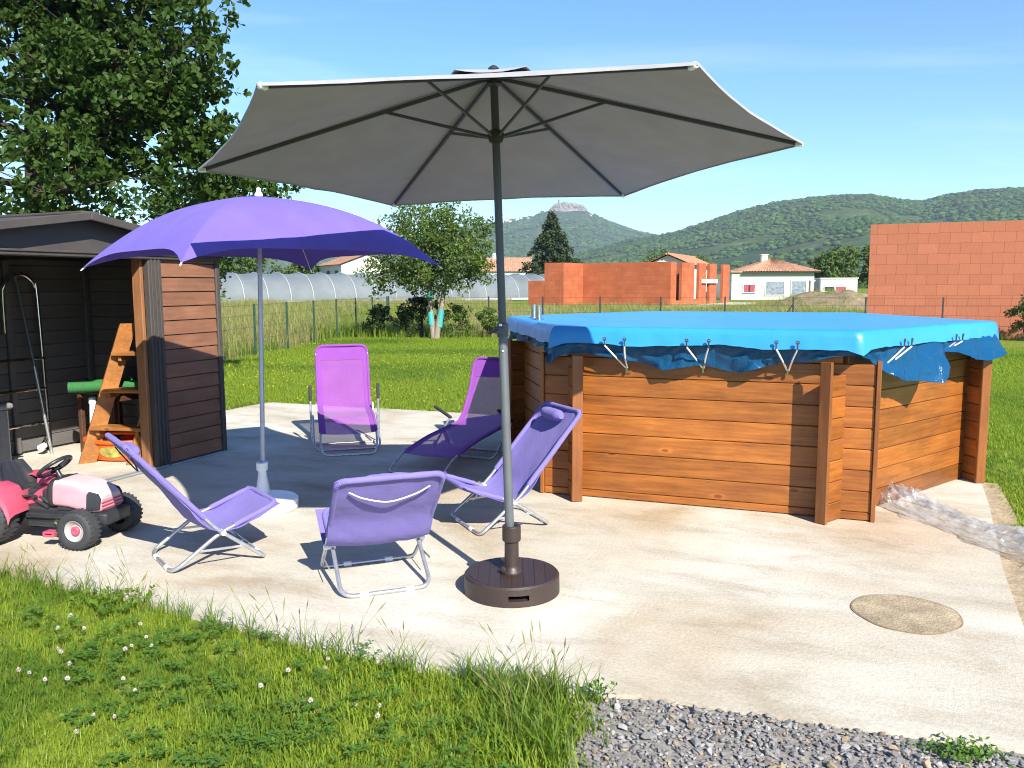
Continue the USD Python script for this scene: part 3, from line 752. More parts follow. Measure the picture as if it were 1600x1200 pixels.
# ------------------------------------------------------------------ grey umbrella
UB = np.array([-0.0057, 4.2637, 0.0])
uax = np.array([-0.0305, 0.0669, 1.0]); uax /= np.linalg.norm(uax)
ue1 = np.cross([0, 1.0, 0], uax); ue1 /= np.linalg.norm(ue1)
ue2 = np.cross(uax, ue1)
UR, UZ, UDROP, UTH = 1.558, 2.681, 0.4206, 3.1062
umb = thing("parasol", "large grey hexagonal parasol on a dark pole with brown round base beside the lavender chairs", "parasol", UB)
def U(r, a, z):
    return uax * z + r * (math.cos(a) * ue1 + math.sin(a) * ue2)
def canopy6():
    mb = MB()
    NR, NA = 12, 10
    for k in range(6):
        a0, a1 = UTH - k * PI / 3, UTH - (k + 1) * PI / 3
        rows = []
        for i in range(NR + 1):
            s = 0.055 + (1 - 0.055) * i / NR
            row = []
            for j in range(NA + 1):
                t = j / NA
                p = (1 - t) * np.array([math.cos(a0), math.sin(a0)]) + t * np.array([math.cos(a1), math.sin(a1)])
                w = 4 * t * (1 - t)
                rr = UR * s * (1 - 0.035 * w * s ** 2)
                z = UZ - UDROP * s - 0.012 * w * s * math.sin(PI * s) + 0.006 * w * s ** 3
                q = p * rr
                row.append(uax * z + q[0] * ue1 + q[1] * ue2)
            rows.append(row)
        g = np.array(rows)
        mb.add(*sheet(g, 0.0022))
        # hem: a turned strip along the edge
        e = g[-1]
        wv = (np.array([meshkit.noise(np.array([k * 3.1 + j * 0.8, 1.0, 2.0])) for j in range(NA + 1)])[:, None] - 0.5) * 0.010
        e = e + uax * wv * np.sin(np.linspace(0, PI, NA + 1))[:, None]
        hem = np.stack([e + uax * 0.002, e - uax * 0.010], 0)
        mb.add(*sheet(hem, 0.003))
    return mb
obj("canopy", canopy6(), TAUPE, umb, smooth=40)
def vent6():
    mb = MB()
    for k in range(6):
        a0, a1 = UTH - k * PI / 3, UTH - (k + 1) * PI / 3
        rows = []
        for i in range(5):
            s = 0.01 + 0.21 * i / 4
            rows.append([U(UR * s * (1 - 0.03 * 4 * t * (1 - t)), 0, 0) * 0 + uax * (UZ + 0.016 - UDROP * s * 0.92 - (0.02 * 4 * t * (1 - t) * (i / 4))) +
                         UR * s * ((1 - t) * (math.cos(a0) * ue1 + math.sin(a0) * ue2) + t * (math.cos(a1) * ue1 + math.sin(a1) * ue2)) for t in np.linspace(0, 1, 7)])
        mb.add(*sheet(np.array(rows), 0.002))
    return mb
obj("vent_cap", vent6(), TAUPE, umb, smooth=40)
HUBZ = UZ - 0.32
for k in range(6):
    a = UTH - k * PI / 3
    rib = obj("rib", MB().bar(U(0.03, a, UZ - 0.03), U(UR * 0.975, a, UZ - UDROP * 0.975 - 0.012), 0.012, 0.02, 0.002, uax), GREYPOLE, umb)
    obj("rib_tip", MB().rbox(U(UR * 0.985, a, UZ - UDROP * 0.985 - 0.012), (0.04, 0.022, 0.022), 0.004, np.stack([U(1, a, 0), np.cross(uax, U(1, a, 0)), uax], 1)), WHITEPL, rib)
    obj("strut", MB().bar(U(0.035, a, HUBZ), U(UR * 0.36, a, UZ - UDROP * 0.36 - 0.022), 0.010, 0.016, 0.002, uax), GREYPOLE, umb)
def along(z):
    return uax * z
obj("pole", MB().tube([along(1.28), along(UZ - 0.01)], 0.0205, 16), GREYPOLE, umb, smooth=40)
obj("lower_pole", MB().tube([along(0.12), along(1.40)], 0.0238, 16), plain("lower_pole_paint", (0.105, 0.115, 0.122), 0.38, metal=0.2, var=0.06), umb, smooth=40)
Ru = np.stack([ue1, ue2, uax], 1)
obj("hub", MB().lathe([(0.02, HUBZ - 0.03), (0.034, HUBZ - 0.03), (0.042, HUBZ - 0.005), (0.042, HUBZ + 0.018), (0.03, HUBZ + 0.03), (0.02, HUBZ + 0.03)], 18, (0, 0, 0), Ru), BLACKPL, umb, smooth=40)
obj("crown_hub", MB().lathe([(0.02, UZ - 0.07), (0.036, UZ - 0.06), (0.04, UZ - 0.02), (0.02, UZ - 0.005)], 18, (0, 0, 0), Ru), BLACKPL, umb, smooth=40)
obj("finial", MB().lathe([(0.022, UZ + 0.008), (0.03, UZ + 0.016), (0.026, UZ + 0.026), (0.012, UZ + 0.036), (0.001, UZ + 0.04)], 16, (0, 0, 0), Ru), BLACKPL, umb, smooth=40)
clamp = obj("clamp", MB().lathe([(0.022, 1.33), (0.030, 1.335), (0.031, 1.40), (0.022, 1.405)], 18, (0, 0, 0), Ru).rbox(along(1.37) + [-0.02, -0.03, 0], (0.05, 0.03, 0.035), 0.006), GREYPOLE, umb, smooth=40)
obj("clamp_lever", MB().bar(along(1.375) + [-0.02, -0.045, 0], along(1.352) + [-0.075, -0.05, 0], 0.016, 0.012, 0.003), BLACKPL, clamp)
obj("bolt", MB().lathe([(0.001, 0), (0.009, 0.001), (0.009, 0.006), (0.001, 0.008)], 10, along(1.395) + [-0.01, -0.03, 0], np.stack([[1, 0, 0], [0, 0, 1], [0, -1, 0]], 1)), CHROME, clamp, smooth=40)
obj("bolt", MB().lathe([(0.001, 0), (0.006, 0.001), (0.006, 0.004), (0.001, 0.006)], 10, along(1.26) + [-0.003, -0.021, 0], np.stack([[1, 0, 0], [0, 0, 1], [0, -1, 0]], 1)), CHROME, umb, smooth=40)
def round_base():
    base = Polygon([(0.25 * math.cos(t), 0.25 * math.sin(t)) for t in np.linspace(0, 2 * PI, 73)[:-1]])
    mb = MB()
    mb.lathe([(0.235, 0.0), (0.25, 0.006), (0.252, 0.02), (0.25, 0.088), (0.244, 0.097), (0.236, 0.0985), (0.02, 0.0985)], 72)
    import manifold3d as m3
    v, f = lathe([(0.0, 0.0), (0.237, 0.0), (0.25, 0.006), (0.252, 0.02), (0.25, 0.090), (0.243, 0.0985), (0.0, 0.1)], 72)
    tm = trimesh.Trimesh(v, f, process=True); tm.merge_vertices()
    M = m3.Manifold.cylinder(0.09, 0.252, 0.25, 96).translate((0, 0, 0)) + m3.Manifold.cylinder(0.010, 0.25, 0.241, 96).translate((0, 0, 0.0899))
    # grooves between the moulded "boards" of the lid and the handle slot in the front
    for gx in np.arange(-0.175, 0.2, 0.0583):
        half = math.sqrt(max(0.226 ** 2 - gx ** 2, 0.0001))
        M = M - m3.Manifold.cube((0.004, 2 * half, 0.006), True).translate((gx, 0, 0.0999))
    R = 0.226
    ring = m3.Manifold.cylinder(0.006, 0.2265, 0.2265, 96) - m3.Manifold.cylinder(0.006, 0.2225, 0.2225, 96)
    arc = ring.translate((0, 0, 0.0955)) ^ m3.Manifold.cube((0.2, 0.5, 0.1), True).translate((-0.12, -0.25, 0.09))
    M = M - arc
    M = M - m3.Manifold.cube((0.105, 0.12, 0.028), True).translate((0.035, -0.235, 0.045))
    return M
bs = obj("base", round_base(), BROWNPL, umb, smooth=30)
obj("collar", MB().lathe([(0.058, 0.098), (0.058, 0.106), (0.043, 0.125), (0.038, 0.14), (0.037, 0.265), (0.047, 0.27), (0.049, 0.275), (0.049, 0.345), (0.047, 0.35), (0.030, 0.35), (0.026, 0.335)], 32), BROWNPL, bs, smooth=35)
obj("screw_knob", MB().lathe([(0.001, 0), (0.02, 0.0), (0.022, 0.012), (0.012, 0.02), (0.001, 0.022)], 12, (-0.04, -0.03, 0.12), np.stack([[0.6, -0.8, 0], [0, 0, 1], [-0.8, -0.6, 0]], 1)), BROWNPL, bs, smooth=40)

# ------------------------------------------------------------------ purple umbrella
VB = np.array([-1.80, 5.92, 0.0])
vax = np.array([-0.000, 0.078, 1.0]); vax /= np.linalg.norm(vax)
vmb = thing("parasol", "purple square parasol with drooping corners on a pale pole and white round base", "parasol", VB)
VR, VTH, VZ, VTIP = 1.30, 3.098, 2.235, 1.735
def canopy4():
    mb = MB()
    NR, NA = 18, 18
    for k in range(4):
        a0, a1 = VTH + k * PI / 2, VTH + (k + 1) * PI / 2
        rows = []
        for i in range(NR + 1):
            s = 0.02 + 0.98 * i / NR
            row = []
            for j in range(NA + 1):
                t = j / NA
                p = (1 - t) * np.array([math.cos(a0), math.sin(a0)]) + t * np.array([math.cos(a1), math.sin(a1)])
                w = (4 * t * (1 - t))
                w2 = 1 - abs(2 * t - 1) ** 5.0
                # the cloth follows a bowed rib at each corner; between ribs its hem is cut in an arch
                zr = (VZ - VTIP) * (0.22 * s + 0.78 * s ** 2.6)
                zm = (VZ - VTIP) * (0.22 * s + 0.78 * s ** 2.6) * 0.80
                z = VZ - (zr * (1 - w2) + zm * w2)
                rr = VR * s * (1 - 0.07 * w2 * s - 0.03 * w * s)
                # bulge outwards so that the panel reads as a dome
                rr *= 1 + 0.16 * w * math.sin(PI * min(s, 1)) * 0.5
                q = p * rr
                row.append((q[0], q[1], 0) + vax * z)
            rows.append(row)
        mb.add(*sheet(np.array(rows), 0.002))
    return mb
obj("canopy", canopy4(), PURPLE, vmb, smooth=50)
for k in range(4):
    a = VTH + k * PI / 2
    path = []
    for s in np.linspace(0.02, 1.0, 14):
        z = VZ - (VZ - VTIP) * (0.22 * s + 0.78 * s ** 2.6) - 0.008
        path.append(np.array([VR * s * math.cos(a), VR * s * math.sin(a), 0]) + vax * z)
    rb = obj("rib", MB().tube(path, 0.004, 6), WHITEPL, vmb, smooth=True)
    d = path[-1] - path[-2]; d /= np.linalg.norm(d)
    obj("rib_tip", MB().tube([path[-1] - d * 0.005, path[-1] + d * 0.016], [0.006, 0.004], 8), WHITEPL, rb)
obj("finial", MB().lathe([(0.02, VZ - 0.01), (0.03, VZ), (0.028, VZ + 0.012), (0.016, VZ + 0.03), (0.017, VZ + 0.05), (0.001, VZ + 0.062)], 16, vax * 0 + [-0.0, 0.174, 0]), WHITEPL, vmb, smooth=40)
obj("pole", MB().tube([vax * 0.2, vax * VZ], 0.0165, 14), PALEPOLE, vmb, smooth=40)
bs = obj("base", MB().lathe([(0.0, 0.0), (0.225, 0.0), (0.236, 0.008), (0.236, 0.034), (0.228, 0.04), (0.236, 0.046), (0.236, 0.072), (0.225, 0.082), (0.12, 0.102), (0.06, 0.112), (0.03, 0.114)], 56, (0.01, -0.005, 0)), WHITEPL, vmb, smooth=30)
obj("neck", MB().lathe([(0.058, 0.10), (0.05, 0.125), (0.030, 0.25), (0.028, 0.275), (0.040, 0.285), (0.042, 0.335), (0.036, 0.34), (0.02, 0.342)], 24), WHITEPL, bs, smooth=35)

# ------------------------------------------------------------------ low sling chairs
def sling_chair(label, loc, rotz, top=(-0.20, 0.745), cord=CORD_DARK, cord_sag=0.10, sag=1.0, roll_r=0.042):
    t = thing("sling_chair", label, "folding chair", loc, rotz, "low lavender sling chairs")
    W, W2 = 0.268, 0.236
    tx, tz = top
    r = 0.0115
    bf = fillet([(tx, W, tz), (0.24, W, 0.232), (0.52, W, r), (0.52, -W, r), (0.24, -W, 0.232), (tx, -W, tz)], 0.05, 6, closed=True)
    obj("back_frame", MB().tube(bf, r, 10, closed=True), ALU, t, smooth=50)
    sf = fillet([(0.612, W2, 0.318), (0.27, W2, 0.195), (0.0, W2, r), (0.0, -W2, r), (0.27, -W2, 0.195), (0.612, -W2, 0.318)], 0.075, 6, closed=True)
    obj("seat_frame", MB().tube(sf, r, 10, closed=True), ALU, t, smooth=50)
    for y in (-0.12, 0.12):
        obj("foot_glide", MB().tube([(0, y - 0.022, r), (0, y + 0.022, r)], r + 0.0025, 10), WHITEPL, t)
        obj("foot_glide", MB().tube([(0.52, y - 0.022, r), (0.52, y + 0.022, r)], r + 0.0025, 10), WHITEPL, t)
    for s in (-1, 1):
        obj("link_bar", MB().bar((0.145, s * (W + 0.004), 0.117), (0.40, s * (W + 0.004), 0.105), 0.004, 0.014, 0.001), ALU, t)
        obj("hinge", MB().tube([(0.278, s * (W2 - 0.016), 0.2), (0.278, s * (W + 0.016), 0.2)], 0.014, 10), WHITEPL, t)
    # sling: back panel and seat panel in one length of canvas
    prof = spline([(tx - 0.004, tz + 0.004), (tx * 0.62 + 0.052, tz * 0.66 + 0.085), (0.075, 0.395), (0.16, 0.275), (0.25, 0.215), (0.36, 0.215), (0.48, 0.262), (0.614, 0.322)], 5)
    NY = 15
    rows = []
    L = len(prof)
    for i, (x, z) in enumerate(prof):
        s = i / (L - 1)
        row = []
        for j in range(NY):
            y = (j / (NY - 1) * 2 - 1)
            belly = (1 - y * y)
            dip = 0.026 * sag * belly * math.sin(PI * min(max(s, 0), 1)) + 0.010 * (meshkit.noise(np.array([s * 9, y * 3, 4.0 + loc[0]])) - 0.5) + 0.006 * (meshkit.noise(np.array([s * 22 + y * 6, y * 4, 9.0 + loc[0]])) - 0.5)
            # dip along the sheet's own downward normal
            i0, i1 = max(i - 1, 0), min(i + 1, L - 1)
            tx_, tz_ = prof[i1] - prof[i0]
            nl = math.hypot(tx_, tz_)
            nx, nz = tz_ / nl, -tx_ / nl
            row.append((x + nx * dip, y * (W + 0.012), z + nz * dip))
        rows.append(row)
    sl = obj("sling", MB().add(*sheet(np.array(rows), 0.0025)), LAVENDER, t, smooth=60)
    # hems that sleeve the tubes, cut short of the hinge
    half = fillet([(0.355, W2, 0.2255), (0.612, W2, 0.318), (0.612, -W2, 0.318), (0.355, -W2, 0.2255)], 0.075, 6)
    fine = np.vstack([half[:1], *[half[i] + (half[i + 1] - half[i]) * np.linspace(0, 1, 7)[1:, None] for i in range(len(half) - 1)]])
    obj("hem_sleeve", MB().tube(fine, 0.0158 + 0.001 * np.sin(np.arange(len(fine)) * 2.1), 9), LAVENDER, sl, smooth=50)
    half = fillet([(tx + (0.24 - tx) * 0.86, W, tz + (0.232 - tz) * 0.86), (tx, W, tz), (tx, -W, tz), (tx + (0.24 - tx) * 0.86, -W, tz + (0.232 - tz) * 0.86)], 0.05, 6)
    fine = np.vstack([half[:1], *[half[i] + (half[i + 1] - half[i]) * np.linspace(0, 1, 7)[1:, None] for i in range(len(half) - 1)]])
    obj("hem_sleeve", MB().tube(fine, 0.0165 + 0.0012 * np.sin(np.arange(len(fine)) * 1.9), 9), LAVENDER, sl, smooth=50)
    # head roll on the front, held by a cord that hangs behind
    d = np.array([0.24 - tx, 0, 0.232 - tz]); d /= np.linalg.norm(d)
    n = np.array([-d[2], 0, d[0]])                # towards the sitter
    if n[0] < 0:
        n = -n
    c = np.array([tx, 0, tz]) + d * 0.085 + n * (roll_r - 0.008)
    ys = np.linspace(-0.135, 0.135, 13)
    rad = roll_r * np.power(np.clip(1 - (np.abs(ys) / 0.14) ** 5, 0.05, 1), 0.5)
    rad = rad * (1 + 0.03 * np.sin(ys * 90))
    pl = obj("head_roll", MB().tube([c + [0, y, 0] for y in ys], rad, 16), LAVENDER, t, smooth=60)
    cc = np.array([tx, 0, tz]) + d * 0.07 - n * 0.022
    cp = spline([cc + [0, -0.205, 0], cc + [0, -0.13, 0] + d * cord_sag * 0.55 - n * 0.012, cc + d * cord_sag - n * 0.02, cc + [0, 0.13, 0] + d * cord_sag * 0.55 - n * 0.012, cc + [0, 0.205, 0]], 7)
    obj("cord", MB().tube(cp, 0.0042, 6), cord, pl, smooth=True)
    return t
sling_chair("lavender sling chair turned away to the right in front of the white parasol base", (-2.034, 4.70, 0), math.radians(36.2), cord_sag=0.13, roll_r=0.030)
sling_chair("lavender sling chair seen from behind with a white cord across its back", (-0.655, 4.215, 0), math.radians(110.5), top=(-0.165, 0.655), cord=CORD_WHITE, cord_sag=0.085, sag=0.8)
sling_chair("lavender sling chair with head roll facing left before the wooden pool corner", (0.155, 5.655, 0), math.radians(-155.6), top=(-0.215, 0.755))

# ------------------------------------------------------------------ magenta loungers
def lounger(label, loc, rotz, prof, foot, base_a, base_b, grip0, grip1):
    """prof: (x, z) from the top of the back to the foot end; foot: where the front loop stands; base: feet of the stand; grip: armrest ends"""
    t = thing("folding_lounger", label, "lounger", loc, rotz, "magenta folding loungers")
    W, r = 0.262, 0.0105
    P3 = [np.array([x, W, z]) for x, z in prof]
    # side rails run round the top of the back and on down into the front loop
    left = [p for p in P3] + [np.array([foot, W, r])]
    right = [p * [1, -1, 1] for p in left]
    loop = fillet(left + right[::-1], 0.085, 6, closed=True)
    obj("rail_frame", MB().tube(loop, r, 10, closed=True), ALU, t, smooth=50)
    pr = fillet([(x, 0, z) for x, z in prof], 0.10, 6)
    pr = pr[:, [0, 2]]
    # resample by length
    dl = np.concatenate([[0], np.cumsum(np.linalg.norm(np.diff(pr, axis=0), axis=1))])
    ss = np.linspace(0, dl[-1], 46)
    pr = np.stack([np.interp(ss, dl, pr[:, 0]), np.interp(ss, dl, pr[:, 1])], 1)
    L = len(pr)
    def panel(y0, y1, ny, i0=0, i1=None, extra=0.0):
        rows = []
        for i in range(i0, L if i1 is None else i1):
            x, z = pr[i]
            s = i / (L - 1)
            a, b = pr[max(i - 1, 0)], pr[min(i + 1, L - 1)]
            d = (b - a) / np.linalg.norm(b - a)
            nx, nz = d[1], -d[0]
            row = []
            # the corners of the back are round
            trim = 0.0
            q = ss[i] / 0.085
            if q < 1:
                trim = 0.075 * (1 - math.sqrt(max(0, 1 - (1 - q) ** 2)))
            for y in np.linspace(y0, y1, ny):
                lim = W - trim
                yy = max(-lim, min(lim, y))
                dip = 0.016 * (1 - (yy / W) ** 2) - extra
                row.append((x + nx * dip, yy, z + nz * dip))
            rows.append(row)
        return MB().add(*sheet(np.array(rows), 0.0018))
    sl = obj("mesh_panel", panel(-W, W, 13), MAGENTA, t, smooth=60)
    for s in (-1, 1):
        obj("side_hem", panel(s * (W - 0.05), s * (W + 0.006), 4, 3, None, 0.004), MAGENTA_HEM, sl, smooth=60)
        idx = np.arange(3, L - 1)
        obj("hem_roll", MB().tube([(pr[i][0], s * W, pr[i][1]) for i in idx], r + 0.003, 8), MAGENTA_HEM, sl, smooth=60)
    topl = np.array([p for p in loop if abs(p[0] - prof[0][0]) + abs(p[2] - prof[0][1]) < 0.44])
    a_, b_ = topl[topl[:, 1] > 0], topl[topl[:, 1] <= 0]
    topl = np.vstack([a_[np.argsort(-np.abs(a_[:, 0] - prof[0][0]) + a_[:, 1] * 0.01)], b_[np.argsort(np.abs(b_[:, 0] - prof[0][0]) - b_[:, 1] * 0.01)]])
    obj("hem_roll", MB().tube(topl, r + 0.0032, 9), MAGENTA_HEM, sl, smooth=60)
    obj("top_hem", panel(-W + 0.006, W - 0.006, 11, 0, 6, 0.004), MAGENTA_HEM, sl, smooth=60)
    # stand: two U loops that cross under the seat; the rear one rises into the armrests
    W3 = W + 0.075
    A = fillet([grip1 + np.array([0, W3, 0]), np.array([base_a, W3, r]), np.array([base_a, -W3, r]), grip1 + np.array([0, -W3, 0])], 0.07, 6)
    obj("stand_loop", MB().tube(A, r, 10), ALU, t, smooth=50)
    piv = np.array([grip1[0] * 0.6 + base_a * 0.4, 0, grip1[2] * 0.62])
    B = fillet([piv + [0, W3 - 0.02, 0.02], np.array([base_b, W3 - 0.02, r]), np.array([base_b, -W3 + 0.02, r]), piv + [0, -W3 + 0.02, 0.02]], 0.07, 6)
    obj("stand_loop", MB().tube(B, r, 10), ALU, t, smooth=50)
    for s in (-1, 1):
        g0, g1 = grip0 + np.array([0, s * W3, 0]), grip1 + np.array([0, s * W3, 0])
        obj("armrest", MB().tube([g1 + (g1 - g0) * 0.05, g1, g0, g0 + (g0 - g1) * 0.06], [0.013, 0.0165, 0.0165, 0.009], 12), RUBBER, t, smooth=50)
        obj("pivot_bracket", MB().rbox((grip1[0] * 0.75 + prof[2][0] * 0.25, s * (W + 0.018), grip1[2] * 0.82), (0.055, 0.014, 0.075), 0.004), WHITEPL, t)
    return t
ang1 = math.atan2(-0.97, 0.25)
lounger("magenta folding lounger with upright back facing the camera beside the lawn", (-1.535, 7.79, 0), ang1,
        [(-0.98, 0.975), (-0.80, 0.40), (-0.70, 0.335), (-0.36, 0.33), (-0.075, 0.205)], 0.0, -0.62, -0.28, np.array([-0.64, 0, 0.60]), np.array([-0.66, 0, 0.455]))
lounger("magenta folding lounger reclined in parasol shade close to the pool wall", (-0.81, 6.97, 0), math.atan2(-0.91, -0.42),
        [(-1.60, 0.86), (-1.47, 0.52), (-1.28, 0.262), (-0.60, 0.205), (-0.20, 0.135)], 0.06, -0.80, -1.16, np.array([-0.91, 0, 0.445]), np.array([-1.20, 0, 0.30]))

#@@P2B

# ------------------------------------------------------------------ garden shed
shed = thing("garden_shed", "dark brown resin shed with wood-look planks and wide open front on the left", "shed", (-3.085, 7.368, 0), math.atan2(0.917, 0.40))
XL, XR, DEP, WH, RX, RZ = -2.30, 0.74, 1.72, 1.86, -0.772, 2.135
PH = 0.1272
# outer wood-look planks of the right-hand front panel
nrow = int(WH / PH)
for i in range(nrow + 1):
    z0 = 0.02 + i * PH
    h = min(PH, WH - z0)
    if h < 0.03:
        continue
    v, f = rbox((0.655, 0.022, h - 0.006), 0.004)
    v[:, 1] -= 0.010 * (0.5 - v[:, 2] / h)           # each plank leans out at its foot
    obj("plank", MB().add(v, f), SHEDWOOD, shed, xf=((0.355, 0.012, z0 + h / 2), 0))
    v, f = rbox((0.60, 0.022, h - 0.006), 0.004)
    obj("plank", MB().add(v, f), SHEDWOOD, shed, xf=((-1.97, 0.012, z0 + h / 2), 0))
obj("panel_core", MB().rbox((0.36, 0.040, WH / 2), (0.70, 0.026, WH), 0.003), SHEDDARK, shed)
obj("panel_core", MB().rbox((-1.97, 0.040, WH / 2), (0.62, 0.026, WH), 0.003), SHEDDARK, shed)
tr = MB().rbox((-0.045, 0.012, WH / 2), (0.145, 0.066, WH), 0.006)
for x in (-0.085, -0.045, -0.005):
    tr.rbox((x, -0.0245, WH / 2), (0.016, 0.010, WH - 0.01), 0.003)
obj("corner_trim", tr, SHEDDARK, shed)
obj("corner_trim", MB().rbox((0.712, 0.010, WH / 2), (0.056, 0.062, WH), 0.008), SHEDDARK, shed)
obj("corner_trim", MB().rbox((-1.63, 0.012, WH / 2), (0.08, 0.066, WH), 0.006), SHEDDARK, shed)
obj("door_jamb", MB().rbox((-0.137, 0.088, WH / 2 - 0.005), (0.034, 0.10, WH - 0.02), 0.004), JAMBWOOD, shed)
# inner planks of the back and side walls
for i in range(nrow + 1):
    z0 = 0.02 + i * PH
    h = min(PH, WH - z0)
    if h < 0.03:
        continue
    for L, c, a in ((XR - XL - 0.06, ((XL + XR) / 2, DEP - 0.012, 0), 0.0), (DEP - 0.10, (XR - 0.035, DEP / 2 + 0.02, 0), PI / 2), (DEP - 0.10, (XL + 0.035, DEP / 2 + 0.02, 0), PI / 2)):
        v, f = rbox((L, 0.018, h - 0.005), 0.004)
        obj("inner_plank", MB().add(v, f), SHEDIN, shed, xf=((c[0], c[1], z0 + h / 2), a))
obj("back_wall", MB().rbox(((XL + XR) / 2, DEP + 0.02, WH / 2 + 0.03), (XR - XL, 0.036, WH + 0.06), 0.004), SHEDDARK, shed)
obj("side_wall", MB().rbox((XR - 0.010, DEP / 2 + 0.03, WH / 2 + 0.02), (0.028, DEP - 0.08, WH + 0.04), 0.004), SHEDDARK, shed)
obj("side_wall", MB().rbox((XL + 0.010, DEP / 2 + 0.03, WH / 2 + 0.02), (0.028, DEP - 0.08, WH + 0.04), 0.004), SHEDDARK, shed)
for x, y in ((XR - 0.09, DEP - 0.05), (-0.2, DEP - 0.042), (-1.1, DEP - 0.042)):
    obj("wall_rib", MB().rbox((x, y, WH / 2), (0.06, 0.04, WH - 0.03), 0.008), SHEDIN, shed)
obj("wall_rib", MB().rbox((XR - 0.06, 1.05, WH / 2), (0.03, 0.06, WH - 0.03), 0.008), SHEDIN, shed)
# gable, beam and roof
gab = Polygon([(XL, WH + 0.014), (XR, WH + 0.014), (XR, WH + 0.03), (RX, RZ - 0.01), (XL, WH + 0.03)])
tm = trimesh.creation.extrude_polygon(gab, 0.03, engine="earcut")
tm.apply_transform(np.array([[1, 0, 0, 0], [0, 0, 1, -0.012], [0, 1, 0, 0], [0, 0, 0, 1.0]])); tm.fix_normals()
obj("gable", tm, SHEDROOF, shed)
obj("gable", trimesh.Trimesh(tm.vertices + [0, DEP + 0.055, 0], tm.faces, process=False), SHEDROOF, shed)
obj("front_beam", MB().rbox(((XL + XR) / 2, 0.003, WH - 0.012), (XR - XL, 0.075, 0.046), 0.008).rbox(((XL + XR) / 2, -0.040, WH + 0.004), (XR - XL, 0.014, 0.018), 0.004), SHEDDARK, shed)
for s, xe in ((1, XR), (-1, XL)):
    d = np.array([xe - RX, 0, WH + 0.035 - RZ]); L = np.linalg.norm(d); d /= L
    n = np.cross(d, [0, 1.0, 0]); n = n if n[2] > 0 else -n
    c = np.array([RX, DEP / 2 - 0.03, RZ]) + d * (L + 0.07) / 2 + n * 0.016
    R = np.stack([d, np.cross(n, d), n], 1)
    rf = obj("roof_panel", MB().rbox(c, (L + 0.07, DEP + 0.22, 0.028), 0.005, R), SHEDROOF, shed)
    c2 = np.array([RX, -0.15, RZ]) + d * (L + 0.07) / 2 + n * 0.006
    obj("verge_board", MB().rbox(c2, (L + 0.07, 0.02, 0.062), 0.005, R), SHEDDARK, rf)
obj("ridge_cap", MB().rbox((RX, DEP / 2 - 0.03, RZ + 0.028), (0.16, DEP + 0.25, 0.026), 0.008), SHEDDARK, shed)
obj("threshold_strip", MB().rbox((-0.80, -0.015, 0.012), (1.56, 0.07, 0.016), 0.003), GALV, shed)
obj("sill_strip", MB().rbox((0.36, -0.012, 0.008), (0.70, 0.05, 0.012), 0.003), GALV, shed)

# pool steps: wooden step ladder stored in the shed
lad = thing("step_ladder", "orange-brown wooden step ladder with broad treads inside the open shed", "ladder", (-3.87, 7.50, 0), math.atan2(-0.07, 0.58))
lean = np.array([0.255, 0.20, 1.0])
for y0, x0, top in ((0.0, 0.0, 1.26), (0.0, 0.46, 1.02)):
    rail = MB()
    zs = [0.0, 0.33, 0.665, 1.0, top]
    a, b = np.array([x0, 0, 0.0]), np.array([x0, 0, 0.0]) + lean * top
    # side board: cut level at the foot
    d = (b - a); 
    w = np.array([0.105, 0.10, 0.0]); th = np.array([0.020, -0.020, 0])
    pts = []
    for p in (a, b):
        pts += [p - w / 2 - th / 2, p + w / 2 - th / 2, p + w / 2 + th / 2, p - w / 2 + th / 2]
    rail.add(np.array(pts), np.array([[0, 1, 2, 3], [7, 6, 5, 4], [0, 4, 5, 1], [1, 5, 6, 2], [2, 6, 7, 3], [3, 7, 4, 0]])[:, ::-1])
    obj("side_rail", rail, LADDERWOOD, lad)
for zt in (0.325, 0.66, 0.99):
    c = lean * zt
    obj("tread", MB().add(*rbox((0.50, 0.19, 0.032), 0.005)), LADDERWOOD, lad, xf=((c[0] + 0.23, c[1] - 0.015, zt), 0))
    for s in (0.02, 0.44):
        obj("cleat", MB().add(*rbox((0.03, 0.15, 0.05), 0.004)), LADDERWOOD, lad, xf=((c[0] + s + (0.02 if s < 0.3 else -0.02), c[1], zt - 0.042), 0))

def shed_pt(x, y, z=0.0):
    v, nin = np.array([0.40, 0.917]), np.array([-0.917, 0.40])
    p = np.array([-3.085, 7.368]) + v * x + nin * y
    return (p[0], p[1], z)
SRZ = math.atan2(0.917, 0.40)
# dark table at the side wall with two rolls of green carpet on it
tb = thing("side_table", "dark brown wooden table in the shed behind the step ladder", "table", shed_pt(0.38, 0.90), SRZ)
obj("table_top", MB().rbox((0.0, 0.12, 0.60), (0.52, 0.52, 0.03), 0.005), DARKWOOD, tb)
for x in (-0.22, 0.22):
    for y in (-0.1, 0.34):
        obj("leg", MB().rbox((x, y, 0.2925), (0.045, 0.045, 0.585), 0.004), DARKWOOD, tb)
obj("apron", MB().rbox((0.0, -0.1, 0.545), (0.393, 0.022, 0.07), 0.003), DARKWOOD, tb)
obj("cross_bar", MB().rbox((0.0, -0.1, 0.20), (0.393, 0.03, 0.04), 0.003), DARKWOOD, tb)
def roll(r, turns, L, th=0.006):
    a = np.linspace(0, turns * 2 * PI, int(turns * 22))
    rr = r - (r * 0.75) * (1 - a / a[-1])
    g = np.stack([np.stack([np.full_like(a, x), rr * np.cos(a), rr * np.sin(a)], -1) for x in np.linspace(-L / 2, L / 2, 6)], 0)
    return MB().add(*sheet(g, th))
p = shed_pt(0.19, 0.80, 0.667)
tag(obj("carpet_roll", roll(0.052, 4, 0.80), GREENFELT, smooth=50, xf=(p, SRZ - 0.85)), "long green carpet roll lying across the dark table behind the step ladder", "carpet roll")
p = shed_pt(0.40, 1.06, 0.660)
